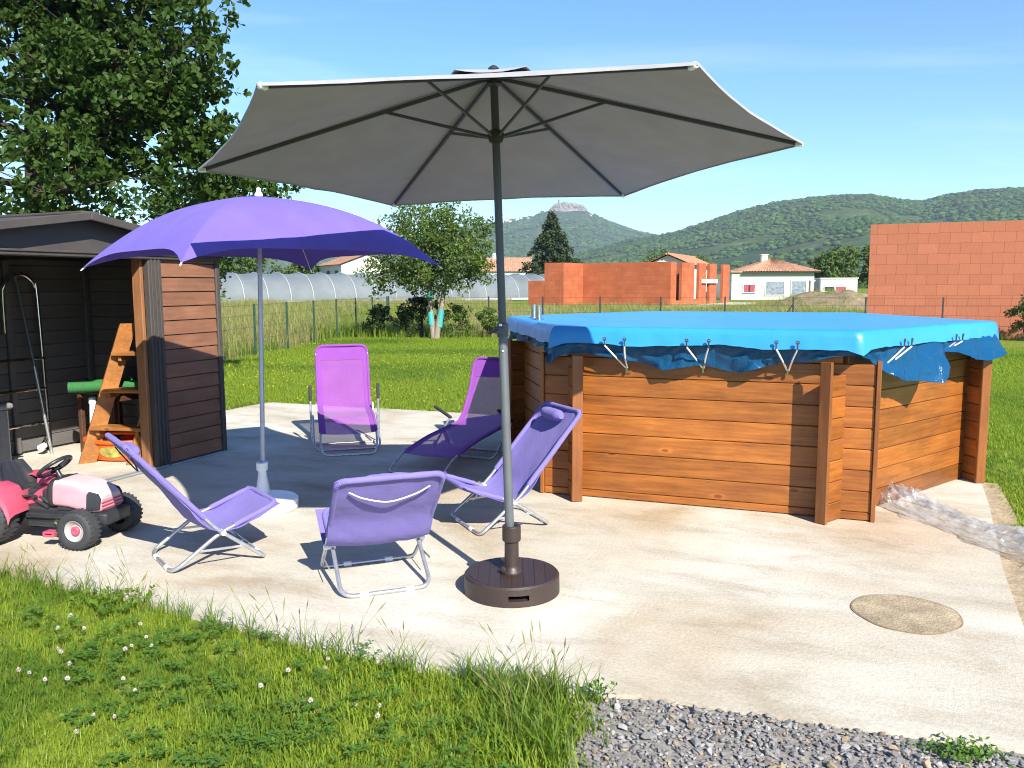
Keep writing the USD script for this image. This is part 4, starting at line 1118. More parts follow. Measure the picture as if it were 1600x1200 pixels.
tag(obj("carpet_roll", roll(0.045, 3, 0.5), GREENFELT, smooth=50, xf=(p, SRZ - 0.7)), "shorter green carpet roll at the back of the dark shed table", "carpet roll")
# orange toy tub below the steps
tub = thing("toy_tub", "bright orange plastic toy tub on the shed floor under the step ladder", "tub", (-3.64, 7.71, 0), -0.1)
prof = [(0.0, 0.012), (0.17, 0.012), (0.178, 0.02), (0.205, 0.17), (0.225, 0.175), (0.228, 0.19), (0.222, 0.205), (0.206, 0.205), (0.198, 0.19), (0.172, 0.03), (0.0, 0.026)]
v, f = lathe(prof, 40); v[:, 0] *= 1.6
obj("bowl", MB().add(v, f), ORANGEPL, tub, smooth=35)
g = []
for i in range(9):
    t = -1 + 2 * i / 8
    row = []
    for j in range(5):
        u = -1 + 2 * j / 4
        hh = math.sqrt(max(0, 1 - t * t)) * 0.05 * u
        a = -PI / 2 + 0.42 * t
        rz_ = 0.095 + hh
        rr = np.interp(rz_, [0.02, 0.17], [0.178, 0.205]) + 0.004
        row.append((1.6 * rr * math.cos(a), rr * math.sin(a), rz_))
    g.append(row)
obj("oval_badge", MB().add(*sheet(np.array(g), 0.003)), plain("badge_green", (0.30, 0.26, 0.06), 0.6, var=0.9, scale=14), tub)
obj("lid", MB().add(*rbox((0.58, 0.34, 0.022), 0.008)).rbox((0, 0, 0.018), (0.34, 0.2, 0.016), 0.006), ORANGEPL, tub, xf=((0.05, 0.02, 0.262), 0.1))
# white pipe standing beside the ladder
wp = thing("white_pipe", "short white plastic pipe standing beside the left rail of the step ladder", "pipe", (-4.02, 7.92, 0))
obj("tube", MB().tube([(0, 0, 0), (0.02, 0, 0.50)], 0.028, 14), WHITEPL, wp, smooth=40)
obj("cap", MB().lathe([(0.030, 0.0), (0.034, 0.005), (0.034, 0.05), (0.028, 0.066), (0.0, 0.07)], 14, (0.02, 0, 0.485)), WHITEPL, wp, smooth=40)
# chrome pool ladder leaning on the back wall
cl = thing("pool_ladder", "chrome tube pool ladder with hooped handrails leaning against the shed's back wall", "ladder", shed_pt(-0.22, 1.53), SRZ)
def hoop(x):
    pts = [(x, 0.02, 0.13), (x, 0.13, 0.17), (x + 0.01, 0.155, 0.42), (x + 0.01, 0.175, 1.45)]
    arc = [(x + 0.01, 0.175 - 0.0 * t, 0) for t in (0,)]
    path = [(x + 0.17, 0.0, 0.09), (x + 0.24, 0.02, 0.18), (x + 0.26, 0.03, 0.33), (x + 0.26, 0.06, 1.52)]
    for q in np.linspace(0, PI, 9)[1:]:
        path.append((x + 0.11 + 0.15 * math.cos(q), 0.06 + 0.02 * q, 1.52 + 0.20 * math.sin(q)))
    path.append((x - 0.04, 0.13, 1.17))
    return spline(path, 4)
for x in (0.0, -0.62):
    rl = obj("handrail", MB().tube(hoop(x), 0.019, 12), CHROME, cl, smooth=50)
    obj("foot", MB().tube([(x + 0.17, -0.02, 0.085), (x + 0.11, -0.04, 0.07)], [0.028, 0.034], 14), WHITEPL, rl, smooth=40)
for z in (0.30, 0.63, 0.92):
    obj("step", MB().rbox((-0.05, 0.03 + 0.02 * z, z), (0.62, 0.075, 0.026), 0.008), CHROME, cl)
tp = thing("telescopic_pole", "thin blue-grey pole leaning behind the chrome pool ladder", "pole", shed_pt(-0.12, 1.44), SRZ)
obj("tube", MB().tube([(0.09, 0.0, 0.0), (0.045, 0.1, 0.85)], 0.014, 10), ALU, tp, smooth=40)
obj("inner_tube", MB().tube([(0.045, 0.1, 0.85), (-0.02, 0.2, 1.75)], 0.011, 10), plain("pale_blue_tube", (0.10, 0.14, 0.16), 0.4, metal=0.3), tp, smooth=40)
gb = thing("plastic_cabinet", "grey plastic cabinet with overhanging lid at the left edge of the shed", "cabinet", (-4.80, 7.10, 0), SRZ)
obj("body", MB().rbox((0, 0.0, 0.28), (0.40, 0.9, 0.56), 0.012), GREYBOARD, gb)
obj("lid", MB().rbox((0, 0.0, 0.585), (0.46, 0.96, 0.05), 0.015), GREYBOARD, gb)
for y in (-0.3, -0.1, 0.1, 0.3):
    obj("ridge", MB().rbox((0.204, y, 0.27), (0.012, 0.03, 0.46), 0.004), GREYBOARD, gb)

# ------------------------------------------------------------------ pedal tractor
tc = thing("pedal_tractor", "faded pink and black plastic pedal tractor on the concrete before the shed", "toy tractor", (-3.150, 5.295, 0), math.radians(-11.0))
def wheel(c, R, w, hubside, parent, tread_n=26):
    c = np.asarray(c, float)
    Rm = np.stack([[1, 0, 0], [0, 0, 1], [0, 1, 0]], 1).astype(float)      # lathe axis z -> y
    prof = [(R * 0.56, -w * 0.46), (R * 0.66, -w * 0.5), (R * 0.86, -w * 0.5), (R * 0.965, -w * 0.40), (R, -w * 0.22), (R, w * 0.22), (R * 0.965, w * 0.40), (R * 0.86, w * 0.5), (R * 0.66, w * 0.5), (R * 0.56, w * 0.46), (R * 0.54, 0.0), (R * 0.56, -w * 0.46)]
    wl = group_xf("wheel", parent, c)
    ty = MB().lathe(prof[::-1], 40, (0, 0, 0), Rm)
    for k in range(tread_n):
        a = 2 * PI * k / tread_n
        for s in (-1, 1):
            a2 = a + (0.5 * 2 * PI / tread_n if s > 0 else 0)
            er = np.array([math.cos(a2), 0, math.sin(a2)]); et = np.array([-math.sin(a2), 0, math.cos(a2)])
            ty.rbox(er * (R * 0.985) + np.array([0, s * w * 0.25, 0]), (R * 0.045, w * 0.42, R * 0.12), 0.002, np.stack([er, [0, 1.0, 0], et], 1))
    obj("tyre", ty, TYRE, wl, smooth=40)
    h = hubside
    rim = MB().lathe([(R * 0.57, 0.0), (R * 0.56, w * 0.40), (R * 0.52, w * 0.44), (R * 0.48, w * 0.36), (R * 0.30, w * 0.20), (R * 0.22, w * 0.22), (R * 0.0, w * 0.22)], 32, (0, 0, 0), Rm * np.array([1, h, 1])[:, None])
    obj("rim", rim, RIM, wl, smooth=35)
    hub = MB().lathe([(R * 0.23, w * 0.2), (R * 0.23, w * 0.34), (R * 0.20, w * 0.38), (R * 0.09, w * 0.38), (R * 0.07, w * 0.33), (0.0, w * 0.33)], 24, (0, 0, 0), Rm * np.array([1, h, 1])[:, None])
    obj("hub", hub, PINK, wl, smooth=35)
    return wl
wheel((0.545, -0.205, 0.122), 0.122, 0.105, -1, tc)
wheel((0.545, 0.205, 0.122), 0.122, 0.105, 1, tc)
wheel((-0.075, -0.225, 0.172), 0.172, 0.13, -1, tc, 30)
wheel((-0.075, 0.225, 0.172), 0.172, 0.13, 1, tc, 30)
def loft(secs, n=20, pw=5.0, cap=True):
    """secs: (x, half width bottom, half width top, z0, z1): rounded box sections along x"""
    rings = []
    for x, wb, wt, z0, z1 in secs:
        ring = []
        for k in range(n):
            a = 2 * PI * k / n + PI / n
            c, s = math.cos(a), math.sin(a)
            c = math.copysign(abs(c) ** (2 / pw), c); s = math.copysign(abs(s) ** (2 / pw), s)
            zz = (z0 + z1) / 2 + s * (z1 - z0) / 2
            wd = wb + (wt - wb) * (s + 1) / 2
            ring.append((x, c * wd, zz))
        rings.append(ring)
    g = np.array(rings)
    m = len(secs)
    v = g.reshape(-1, 3)
    i, j = np.meshgrid(np.arange(m - 1), np.arange(n), indexing="ij")
    q = np.stack([i * n + j, i * n + (j + 1) % n, (i + 1) * n + (j + 1) % n, (i + 1) * n + j], -1).reshape(-1, 4)
    f = np.vstack([q[:, [0, 1, 2]], q[:, [0, 2, 3]]])
    v = np.vstack([v, g[0].mean(0), g[-1].mean(0)])
    k = m * n
    f = np.vstack([f, [[k, (j + 1) % n, j] for j in range(n)], [[k + 1, (m - 1) * n + j, (m - 1) * n + (j + 1) % n] for j in range(n)]])
    return v, f
obj("chassis", MB().add(*loft([(-0.16, 0.09, 0.09, 0.10, 0.20), (0.0, 0.10, 0.10, 0.09, 0.235), (0.30, 0.105, 0.105, 0.085, 0.225), (0.56, 0.10, 0.10, 0.10, 0.20), (0.62, 0.09, 0.09, 0.12, 0.19)], 20, 8)).rbox((0.27, -0.1, 0.168), (0.34, 0.05, 0.035), 0.008).rbox((0.27, -0.104, 0.118), (0.30, 0.05, 0.03), 0.008).tube([(0.545, -0.2, 0.122), (0.545, 0.2, 0.122)], 0.018, 10).tube([(-0.075, -0.22, 0.172), (-0.075, 0.22, 0.172)], 0.02, 10), BLACKPL, tc, smooth=35)
obj("engine_block", MB().rbox((0.20, 0, 0.27), (0.20, 0.19, 0.12), 0.012).tube([(0.16, -0.10, 0.27), (0.26, -0.105, 0.22)], 0.012, 8).tube([(0.20, -0.10, 0.29), (0.28, -0.105, 0.24)], 0.010, 8).rbox((0.40, -0.095, 0.225), (0.17, 0.03, 0.05), 0.01), BLACKPL, tc, smooth=35)
def hm(vf):
    """sets the hood's length and height"""
    v = np.array(vf[0], float)
    v[:, 0] = 0.31 + (v[:, 0] - 0.258) * 0.724
    v[:, 2] = np.where(v[:, 2] < 0.24, v[:, 2], 0.24 + (v[:, 2] - 0.24) * 0.84)
    return v, vf[1]
obj("hood", MB().add(*hm(loft([(0.258, 0.128, 0.112, 0.238, 0.415), (0.262, 0.134, 0.118, 0.232, 0.421), (0.40, 0.135, 0.118, 0.226, 0.414), (0.52, 0.132, 0.114, 0.205, 0.396), (0.62, 0.126, 0.102, 0.200, 0.365), (0.685, 0.118, 0.092, 0.205, 0.325), (0.70, 0.108, 0.084, 0.212, 0.310)], 28, 6))), PINKPALE, tc, smooth=35)
obj("hood_top", MB().add(*hm(loft([(0.256, 0.112, 0.098, 0.392, 0.4245), (0.262, 0.118, 0.104, 0.388, 0.4285), (0.40, 0.119, 0.104, 0.380, 0.4215), (0.52, 0.116, 0.100, 0.362, 0.4035), (0.62, 0.107, 0.088, 0.332, 0.3725), (0.688, 0.099, 0.080, 0.295, 0.3325), (0.7035, 0.09, 0.072, 0.285, 0.316)], 28, 4))), PINKWHITE, tc, smooth=35)
for z in (0.268, 0.245, 0.222):
    obj("grille_bar", MB().rbox((0.632, 0, 0.24 + (z - 0.24) * 0.9), (0.012, 0.20, 0.006), 0.002), PINK, tc)
for s in (-1, 1):
    hl = Polygon([(0.585, 0.225), (0.695, 0.225), (0.698, 0.30), (0.675, 0.335), (0.60, 0.352), (0.583, 0.33)])
    tm = trimesh.creation.extrude_polygon(hl, 0.012, engine="earcut")
    v = np.stack([tm.vertices[:, 0], s * (0.121 + tm.vertices[:, 2] - 0.14 * (tm.vertices[:, 0] - 0.585) * 1.0 - 0.12 * (tm.vertices[:, 1] - 0.225)), tm.vertices[:, 1]], 1)
    tm = trimesh.Trimesh(hm((v, 0))[0], tm.faces, process=False); tm.fix_normals()
    obj("headlight_panel", tm, BLACKPL, tc)
obj("bumper", MB().add(*loft([(0.575, 0.135, 0.135, 0.135, 0.205), (0.63, 0.135, 0.135, 0.125, 0.208), (0.672, 0.115, 0.115, 0.128, 0.204), (0.677, 0.105, 0.105, 0.135, 0.198)], 24, 7)), BLACKPL, tc, smooth=35)
obj("dashboard", MB().add(*hm(loft([(0.17, 0.10, 0.085, 0.31, 0.395), (0.21, 0.13, 0.11, 0.22, 0.43), (0.255, 0.135, 0.118, 0.22, 0.43), (0.285, 0.10, 0.09, 0.38, 0.437)], 24, 5))), BLACKPL, tc, smooth=35)
st = obj("steering_column", MB().tube([(0.29, 0, 0.36), (0.245, 0, 0.445)], [0.018, 0.014], 12).lathe([(0.032, -0.01), (0.036, 0.0), (0.02, 0.012), (0.0, 0.014)], 16, (0.245, 0, 0.445), np.stack([[0.84, 0, 0.54], [0, 1, 0], [-0.54, 0, 0.84]], 1)), BLACKPL, tc, smooth=35)
Rw = np.stack([[0.80, 0, 0.60], [0, 1, 0], [-0.60, 0, 0.80]], 1).astype(float)
ringp = [np.array([0.105 * math.cos(a), 0.105 * math.sin(a), 0.012]) @ Rw.T + [0.242, 0, 0.45] for a in np.linspace(0, 2 * PI, 33)[:-1]]
sw = MB().tube(ringp, 0.0125, 9, closed=True)
for a in (0.5, 2.6, 4.71):
    sw.bar(np.array([0.02 * math.cos(a), 0.02 * math.sin(a), 0.004]) @ Rw.T + [0.242, 0, 0.45], np.array([0.10 * math.cos(a), 0.10 * math.sin(a), 0.012]) @ Rw.T + [0.242, 0, 0.45], 0.024, 0.008, 0.003, Rw[:, 2])
obj("steering_wheel", sw, BLACKPL, st, smooth=40)
# seat: bucket with ribs
sp = spline([(-0.115, 0.525), (-0.095, 0.47), (-0.06, 0.385), (-0.02, 0.335), (0.03, 0.318), (0.10, 0.318), (0.165, 0.325), (0.185, 0.308)], 4)
rows = []
for i, (x, z) in enumerate(sp):
    row = []
    for j in range(15):
        y = -1 + 2 * j / 14
        lip = 0.035 * abs(y) ** 3
        rib = 0.004 * math.cos(y * 16)
        w = 0.135 if z < 0.45 else 0.135 - 0.5 * (z - 0.45)
        row.append((x + (lip + rib if z > 0.36 else 0), y * w, z - 0.045 + (lip * 0.7 + rib * 0.6 if z <= 0.36 else 0)))
    rows.append(row)
obj("seat", MB().add(*sheet(np.array(rows), 0.012)).rbox((0.07, 0, 0.255), (0.16, 0.14, 0.035), 0.01), BLACKPL, tc, smooth=50)
obj("body", MB().add(*loft([(-0.26, 0.12, 0.10, 0.22, 0.28), (-0.22, 0.13, 0.12, 0.19, 0.32), (-0.05, 0.12, 0.11, 0.20, 0.295), (0.10, 0.10, 0.09, 0.225, 0.29), (0.215, 0.11, 0.10, 0.25, 0.345)], 22, 7)).rbox((0.155, 0.07, 0.355), (0.16, 0.12, 0.05), 0.015), PINK, tc, smooth=35)
for s in (-1, 1):
    rows = []
    for a, rr in ((0.16, 0.202), (0.36, 0.205), (0.60, 0.210), (0.95, 0.225), (1.35, 0.215), (1.9, 0.21), (2.4, 0.205)):
        x, z = rr * math.cos(a) - 0.075, 0.172 + rr * math.sin(a)
        rows.append([(x * 0.9, s * 0.10, z - 0.005), (x, s * 0.15, z), (x, s * 0.235, z - 0.004), (x * 0.99, s * 0.272, z - 0.02), (x * 0.95, s * 0.282, z - 0.055)])
    obj("fender", MB().add(*sheet(np.array(rows)[:, ::s], 0.008)), PINK, tc, smooth=28)
    cr = obj("crank", MB().tube([(0.36, s * 0.13, 0.150), (0.37, s * 0.165, 0.150), (0.375, s * 0.17, 0.10)], 0.007, 8).lathe([(0.0, 0.0), (0.016, 0.0), (0.016, 0.008), (0.0, 0.009)], 12, (0.362, s * 0.160, 0.150), np.stack([[1, 0, 0], [0, 0, 1], [0, s, 0]], 1)), CHROME, tc, smooth=40)
    obj("pedal", MB().rbox((0.35, s * 0.205, 0.098), (0.075, 0.06, 0.012), 0.003).rbox((0.35, s * 0.205, 0.078), (0.075, 0.06, 0.012), 0.003).rbox((0.318, s * 0.205, 0.088), (0.012, 0.06, 0.03), 0.003).rbox((0.382, s * 0.205, 0.088), (0.012, 0.06, 0.03), 0.003), PINK, cr)

# ------------------------------------------------------------------ crumpled clear film on the slab
def clear_film():
    path = spline([(2.74, 6.16), (2.82, 5.92), (2.90, 5.60), (2.98, 5.25), (3.10, 4.95), (3.35, 4.72), (3.75, 4.55)], 26)
    wid = np.interp(np.linspace(0, 1, len(path)), [0, 0.1, 0.25, 0.5, 0.65, 0.8, 1], [0.07, 0.15, 0.18, 0.15, 0.24, 0.32, 0.22])
    hgt = np.interp(np.linspace(0, 1, len(path)), [0, 0.06, 0.15, 0.35, 0.5, 0.7, 0.85, 1], [0.10, 0.16, 0.14, 0.06, 0.06, 0.11, 0.09, 0.05])
    rows = []
    M = 46
    for i, p in enumerate(path):
        d = path[min(i + 1, len(path) - 1)] - path[max(i - 1, 0)]; d /= np.linalg.norm(d)
        n = np.array([-d[1], d[0]])
        row = []
        for j in range(M):
            a = PI * j / (M - 1)
            q = np.array([p[0] * 5.5, p[1] * 5.5, j * 0.17])
            c1 = meshkit.noise(q) - 0.5
            rid = 1 - 2 * abs(meshkit.noise(q * 1.4 + 7) - 0.5)
            rid2 = 1 - 2 * abs(meshkit.noise(q * 3.1 + 3) - 0.5)
            k = 1 + 0.7 * c1 + 0.25 * (rid2 - 0.6)
            u = -math.cos(a) * wid[i] * k
            z = 0.004 + hgt[i] * math.sin(a) ** 0.7 * (0.15 + 0.75 * rid ** 2 + 0.45 * rid2 ** 3 * 0.6)
            row.append((p[0] + n[0] * u, p[1] + n[1] * u, max(z, 0.003)))
        rows.append(row)
    return MB().add(*sheet(np.array(rows)))
tag(obj("plastic_film", clear_film(), CLEARFILM, smooth=20), "crumpled clear plastic film lying on the slab beside the right pool wall", "plastic film")

# round concrete manhole set flush in the slab
mh = thing("manhole_cover", "round worn concrete manhole disc flush in the right of the slab", "manhole cover", (1.915, 3.925, 0.0))
ring_ = []
a = np.linspace(0, 2 * PI, 61)[:-1]
wob = 1 + 0.02 * np.sin(3 * a + 1) + 0.012 * np.sin(7 * a)
disc = Polygon(np.stack([0.242 * wob * np.cos(a), 0.242 * wob * np.sin(a)], 1))
tm = trimesh.creation.extrude_polygon(disc, 0.004, engine="earcut"); tm.apply_translation([0, 0, 0.001])
obj("disc", tm, COVERCONC, mh)
tm = trimesh.creation.extrude_polygon(disc.buffer(0.007).difference(disc.buffer(0.001)), 0.003, engine="earcut"); tm.apply_translation([0, 0, 0.001])
obj("joint_ring", tm, plain("rusty_joint", (0.24, 0.17, 0.10), 0.95, var=0.4, scale=25, spec=0.1), mh)

# ------------------------------------------------------------------ foliage tools
def leaf_mesh(pos, size, seed, droop=0.0, lobed=False, up=0.35, outward=None):
    """one folded leaf for each position"""
    r = np.random.default_rng(seed)
    n = len(pos)
    d = r.normal(size=(n, 3)); d[:, 2] -= droop
    if outward is not None:
        d += outward
    d /= np.linalg.norm(d, axis=1, keepdims=True)
    nr = r.normal(size=(n, 3)); nr[:, 2] += up * 2
    s = np.cross(d, nr); s /= np.linalg.norm(s, axis=1, keepdims=True) + 1e-9
    nn = np.cross(s, d)
    L = size * r.uniform(0.7, 1.25, n)[:, None]
    W = L * 0.30
    if lobed:
        P = [pos - d * L * 0.5, pos - d * L * 0.1 + s * W * 0.75 + nn * L * 0.07, pos + d * L * 0.22 + s * W * 1.1 + nn * L * 0.05, pos + d * L * 0.52,
             pos + d * L * 0.22 - s * W * 1.1 + nn * L * 0.05, pos - d * L * 0.1 - s * W * 0.75 + nn * L * 0.07]
        v = np.stack(P, 1).reshape(-1, 3)
        b = np.arange(n)[:, None, None] * 6
        f = (b + np.array([[0, 1, 2], [0, 2, 3], [0, 3, 4], [0, 4, 5]])[None]).reshape(-1, 3)
    else:
        P = [pos - d * L * 0.5, pos + s * W + nn * L * 0.08, pos + d * L * 0.5, pos - s * W + nn * L * 0.08]
        v = np.stack(P, 1).reshape(-1, 3)
        b = np.arange(n)[:, None, None] * 4
        f = (b + np.array([[0, 1, 2], [0, 2, 3]])[None]).reshape(-1, 3)
    return v, f

def clumps(centers, radius, per, seed, squash=0.75):
    r = np.random.default_rng(seed)
    out = []
    for c in centers:
        rad = radius * r.uniform(0.65, 1.3)
        k = max(4, int(per * (rad / radius) ** 2))
        d = r.normal(size=(k, 3)); d /= np.linalg.norm(d, axis=1, keepdims=True)
        q = d * (r.uniform(0.25, 1.0, (k, 1)) ** 0.6) * rad
        q[:, 2] *= squash
        out.append(np.asarray(c) + q)
    return np.vstack(out)

def taper(path, r0, r1, n=8, k=5):
    p = spline(path, k)
    return MB().tube(p, np.linspace(r0, r1, len(p)), n)

def simple_tree(name, label, loc, h, w, m, seed, trunk_h=None, leafsize=0.3, per=26, n_cl=70, group=None, bottom=0.25, trunk_m=None, shape=1.0):
    """a broad-leaved tree: tapered trunk, a few limbs, a crown of leaf clumps in an uneven outline"""
    r = np.random.default_rng(seed)
    t = thing(name, label, "tree" if "tree" in name else "bush", loc, 0.0, group)
    lobes = []
    for i in range(7):
        a = r.uniform(0, 2 * PI)
        q = r.uniform(0.15, 0.62)
        zc = r.uniform(bottom + 0.18, 0.85) * h
        lobes.append((np.array([math.cos(a) * w / 2 * q, math.sin(a) * w / 2 * q, zc]), w / 2 * r.uniform(0.38, 0.6)))
    lobes.append((np.array([0, 0, h * 0.80]), w * 0.24))
    cs = []
    while len(cs) < n_cl:
        c, rad = lobes[r.integers(len(lobes))]
        d = r.normal(size=3); d /= np.linalg.norm(d)
        p = c + d * rad * r.uniform(0.55, 1.02) * [1, 1, 0.8 * shape]
        if bottom * h * 0.9 < p[2] < h * 1.02:
            cs.append(p)
    pos = clumps(cs, w * 0.10, per, seed + 1)
    obj("crown", MB().add(*leaf_mesh(pos, leafsize, seed + 2)), m, t)
    th = trunk_h or h * 0.5
    mb = taper([(0, 0, -0.1), (0.02 * w, 0.01 * w, th * 0.5), (-0.01 * w, 0.02 * w, th)], 0.035 * h * 0.9 + 0.02, 0.02 * h, 8)
    for i in range(5):
        c, rad = lobes[i]
        b = np.array([0, 0, th * r.uniform(0.6, 0.95)])
        mb.add(*taper([b, (b + c) / 2 + [0, 0, 0.03 * h], c], 0.014 * h, 0.004 * h, 6).arr())
    obj("trunk", mb, trunk_m or BARK, t, smooth=50)
    return t

# ------------------------------------------------------------------ big oak at the left
oak = thing("oak_tree", "large dark oak tree towering behind the brown shed", "tree", (-7.85, 14.0, 0))
OB = np.array([-7.85, 14.0, 0])
limbs = [[(-7.74, 14, 3.75), (-7.2, 13.8, 4.25), (-6.55, 13.5, 4.85)], [(-7.76, 14, 3.45), (-6.9, 13.7, 3.9), (-5.7, 13.5, 4.35), (-4.9, 13.4, 4.5)],
         [(-7.7, 14, 5.05), (-7.15, 14.2, 5.6), (-6.7, 14.4, 6.3)], [(-7.7, 14, 4.9), (-8.2, 13.8, 5.6), (-8.7, 13.7, 6.3)], [(-7.78, 14, 3.0), (-6.6, 13.9, 3.3), (-5.4, 14.0, 3.55), (-4.4, 13.9, 3.35)],
         [(-7.7, 14, 4.6), (-6.6, 14.5, 5.4), (-5.7, 14.6, 6.1), (-5.2, 14.4, 6.6)], [(-7.72, 14, 4.3), (-6.2, 13.3, 4.9), (-4.7, 13.1, 5.2)], [(-7.75, 14, 4.0), (-8.6, 13.2, 4.4), (-9.4, 12.9, 4.7)],
         [(-7.75, 14, 3.2), (-8.5, 13.5, 3.3), (-9.2, 13.3, 3.2)], [(-7.8, 14, 2.9), (-7.2, 13.1, 3.0), (-6.4, 12.7, 3.05)], [(-7.7, 14, 5.4), (-7.7, 15.0, 6.5), (-7.4, 15.8, 7.0)], [(-7.72, 14, 4.4), (-7.0, 15.4, 5.0), (-6.2, 16.2, 5.2)],
         [(-7.7, 14.05, 6.0), (-7.0, 13.6, 6.8), (-6.3, 13.3, 7.3)]]
r_ = np.random.default_rng(11)
cs = []
twigs = []
tw = MB()
for lb in limbs:
    p = spline([np.array(q) for q in lb], 8)
    for q in p[5:]:
        for _ in range(3):
            d = r_.normal(size=3) * [0.62, 0.55, 0.45]
            e = q + d
            if e[2] > 2.75:
                cs.append(e); twigs.append((q, e))
    for _ in range(6):
        cs.append(p[-1] + r_.normal(size=3) * [0.4, 0.4, 0.32]); twigs.append((p[-1], cs[-1]))
# fill the rest of the crown, leaving gaps
while len(cs) < 580:
    q = np.array([-7.7, 14.1, 5.4]) + r_.uniform(-1, 1, 3) * [3.9, 3.2, 3.0]
    rel = (q - [-7.7, 14.1, 5.3]) / [3.8, 3.2, 3.1]
    if rel @ rel > 1 or q[2] < 2.9:
        continue
    if meshkit.noise(np.array(q) * 0.95 + 20) < 0.58:
        continue
    cs.append(q)
keep_ = lambda c: c[0] < -4.62 * (c[1] / 14.0) + (0.35 if c[2] < 4.0 else 0.0) - (0.25 if c[2] > 5.9 else 0.0)
show_ = lambda c: abs(c[0] + 7.72) < 0.5 and 3.1 < c[2] < 5.7 and c[1] < 14.6 and r_.uniform() < 0.5
cs = [c for c in cs if keep_(c) and not show_(c)]
twigs = [t for t in twigs if keep_(t[1])]
# low sprays at the right edge that stick out past the crown
for c in ((-4.05, 13.9, 3.2), (-3.75, 14, 3.15), (-4.4, 13.8, 2.95), ) :
    for _ in range(2):
        cs.append(np.array(c) + r_.normal(size=3) * 0.12)
ros = clumps(cs, 0.38, 11, 12, 0.75)
od = r_.normal(size=(len(ros), 7, 3)); od[..., 2] += 0.35
od /= np.linalg.norm(od, axis=2, keepdims=True)
pos = (ros[:, None] + od * r_.uniform(0.045, 0.085, (len(ros), 7, 1))).reshape(-1, 3)
obj("crown", MB().add(*leaf_mesh(pos - OB, 0.115, 13, lobed=True, up=0.3, outward=od.reshape(-1, 3) * 4)), OAKLEAF, oak)
tk = taper([(0, 0, -0.1), (0.06, 0.02, 1.8), (0.1, 0, 3.7), (0.16, 0.02, 5.1), (0.12, 0.05, 6.2), (0.2, 0.0, 7.3)], 0.23, 0.05, 12)
obj("trunk", tk, BARK, oak, smooth=50)
for lb in limbs:
    obj("limb", taper([np.array(q) - OB for q in lb], 0.062, 0.014, 7), BARK, oak, smooth=50)
tm_ = MB()
for a, b in twigs:
    tm_.tube([a - OB, (a + b) / 2 - OB + [0, 0, 0.05], b - OB], [0.012, 0.008, 0.003], 4, cap=False)
obj("twigs", tm_, BARK, oak, kind="stuff")

# ------------------------------------------------------------------ fruit tree on the lawn edge
ft = thing("fruit_tree", "small fruit tree with forked trunk and turquoise bands at the lawn edge", "tree", (-2.30, 24.8, 0))
r_ = np.random.default_rng(21)
stems = [[(0, 0, -0.05), (-0.06, 0.02, 0.5), (-0.10, 0.0, 1.1), (-0.10, 0.02, 1.55), (-0.05, 0.1, 2.3), (0.0, 0.1, 3.0)], [(0.06, -0.02, -0.05), (0.14, -0.03, 0.5), (0.26, 0.0, 1.1), (0.34, 0.02, 1.7), (0.55, 0.0, 2.4), (0.8, 0.05, 3.1)]]
br = [[(-0.1, 0, 1.5), (-0.45, 0.0, 1.75), (-0.8, -0.1, 2.15), (-1.3, -0.1, 2.2)], [(-0.1, 0, 1.55), (0.05, 0.1, 1.75), (0.1, 0.2, 2.3)], [(0.34, 0, 1.7), (0.8, 0.1, 1.95), (1.25, 0.1, 2.0)], [(-0.08, 0, 1.9), (-0.5, 0.3, 2.6), (-0.9, 0.4, 3.2)],
      [(0.45, 0, 2.1), (0.9, -0.4, 2.6), (1.2, -0.5, 3.1)], [(-0.08, 0, 1.7), (-0.9, -0.5, 2.0), (-1.6, -0.6, 1.8)], [(-0.05, 0, 2.3), (-0.2, -0.5, 2.9), (-0.4, -0.7, 3.5)]]
cs = []
for b in br + [s[2:] for s in stems]:
    p = spline([np.array(q, float) for q in b], 6)
    for q in p[4:]:
        for _ in range(4):
            cs.append(q + r_.normal(size=3) * [0.34, 0.34, 0.26])
for _ in range(900):
    q = np.array([-0.02, 0, 2.72]) + r_.uniform(-1, 1, 3) * [1.85, 1.5, 1.25]
    rel = (q - [-0.02, 0, 2.72]) / [1.8, 1.5, 1.2]
    lim = 0.75 + 0.5 * meshkit.noise(np.array([math.atan2(rel[2], rel[0]) * 2.2, 1.0, 4.0]))
    if rel @ rel < lim and meshkit.noise(q * 1.7 + 5) > 0.42 and q[2] > 1.5 + 0.25 * abs(rel[0]) * (rel[0] > 0):
        cs.append(q)
for x, z in ((-1.0, 3.6), (-0.75, 3.85), (-0.55, 3.95), (0.3, 3.8), (0.75, 3.95), (1.1, 3.75), (1.45, 3.5), (0.55, 4.0), (-0.2, 3.75), (1.6, 3.2)):
    for k in range(4):
        cs.append(np.array([x, r_.normal() * 0.2, z - k * 0.16]) + r_.normal(size=3) * 0.05)
for x, z in ((-1.7, 1.65), (-1.55, 1.5), (-1.3, 1.45), (-1.85, 1.8), (-1.0, 1.6), (1.5, 1.75), (0.95, 1.45)):
    for k in range(3):
        cs.append(np.array([x, r_.normal() * 0.25, z]) + r_.normal(size=3) * 0.1)
pos = clumps(cs, 0.19, 20, 22, 0.85)
obj("crown", MB().add(*leaf_mesh(pos, 0.098, 23, droop=0.4)), FRUITLEAF, ft)
for s in stems:
    obj("trunk", taper(s, 0.10, 0.025, 10), BARK_PALE, ft, smooth=50)
for b in br:
    obj("limb", taper(b, 0.035, 0.010, 6), BARK_PALE, ft, smooth=50)
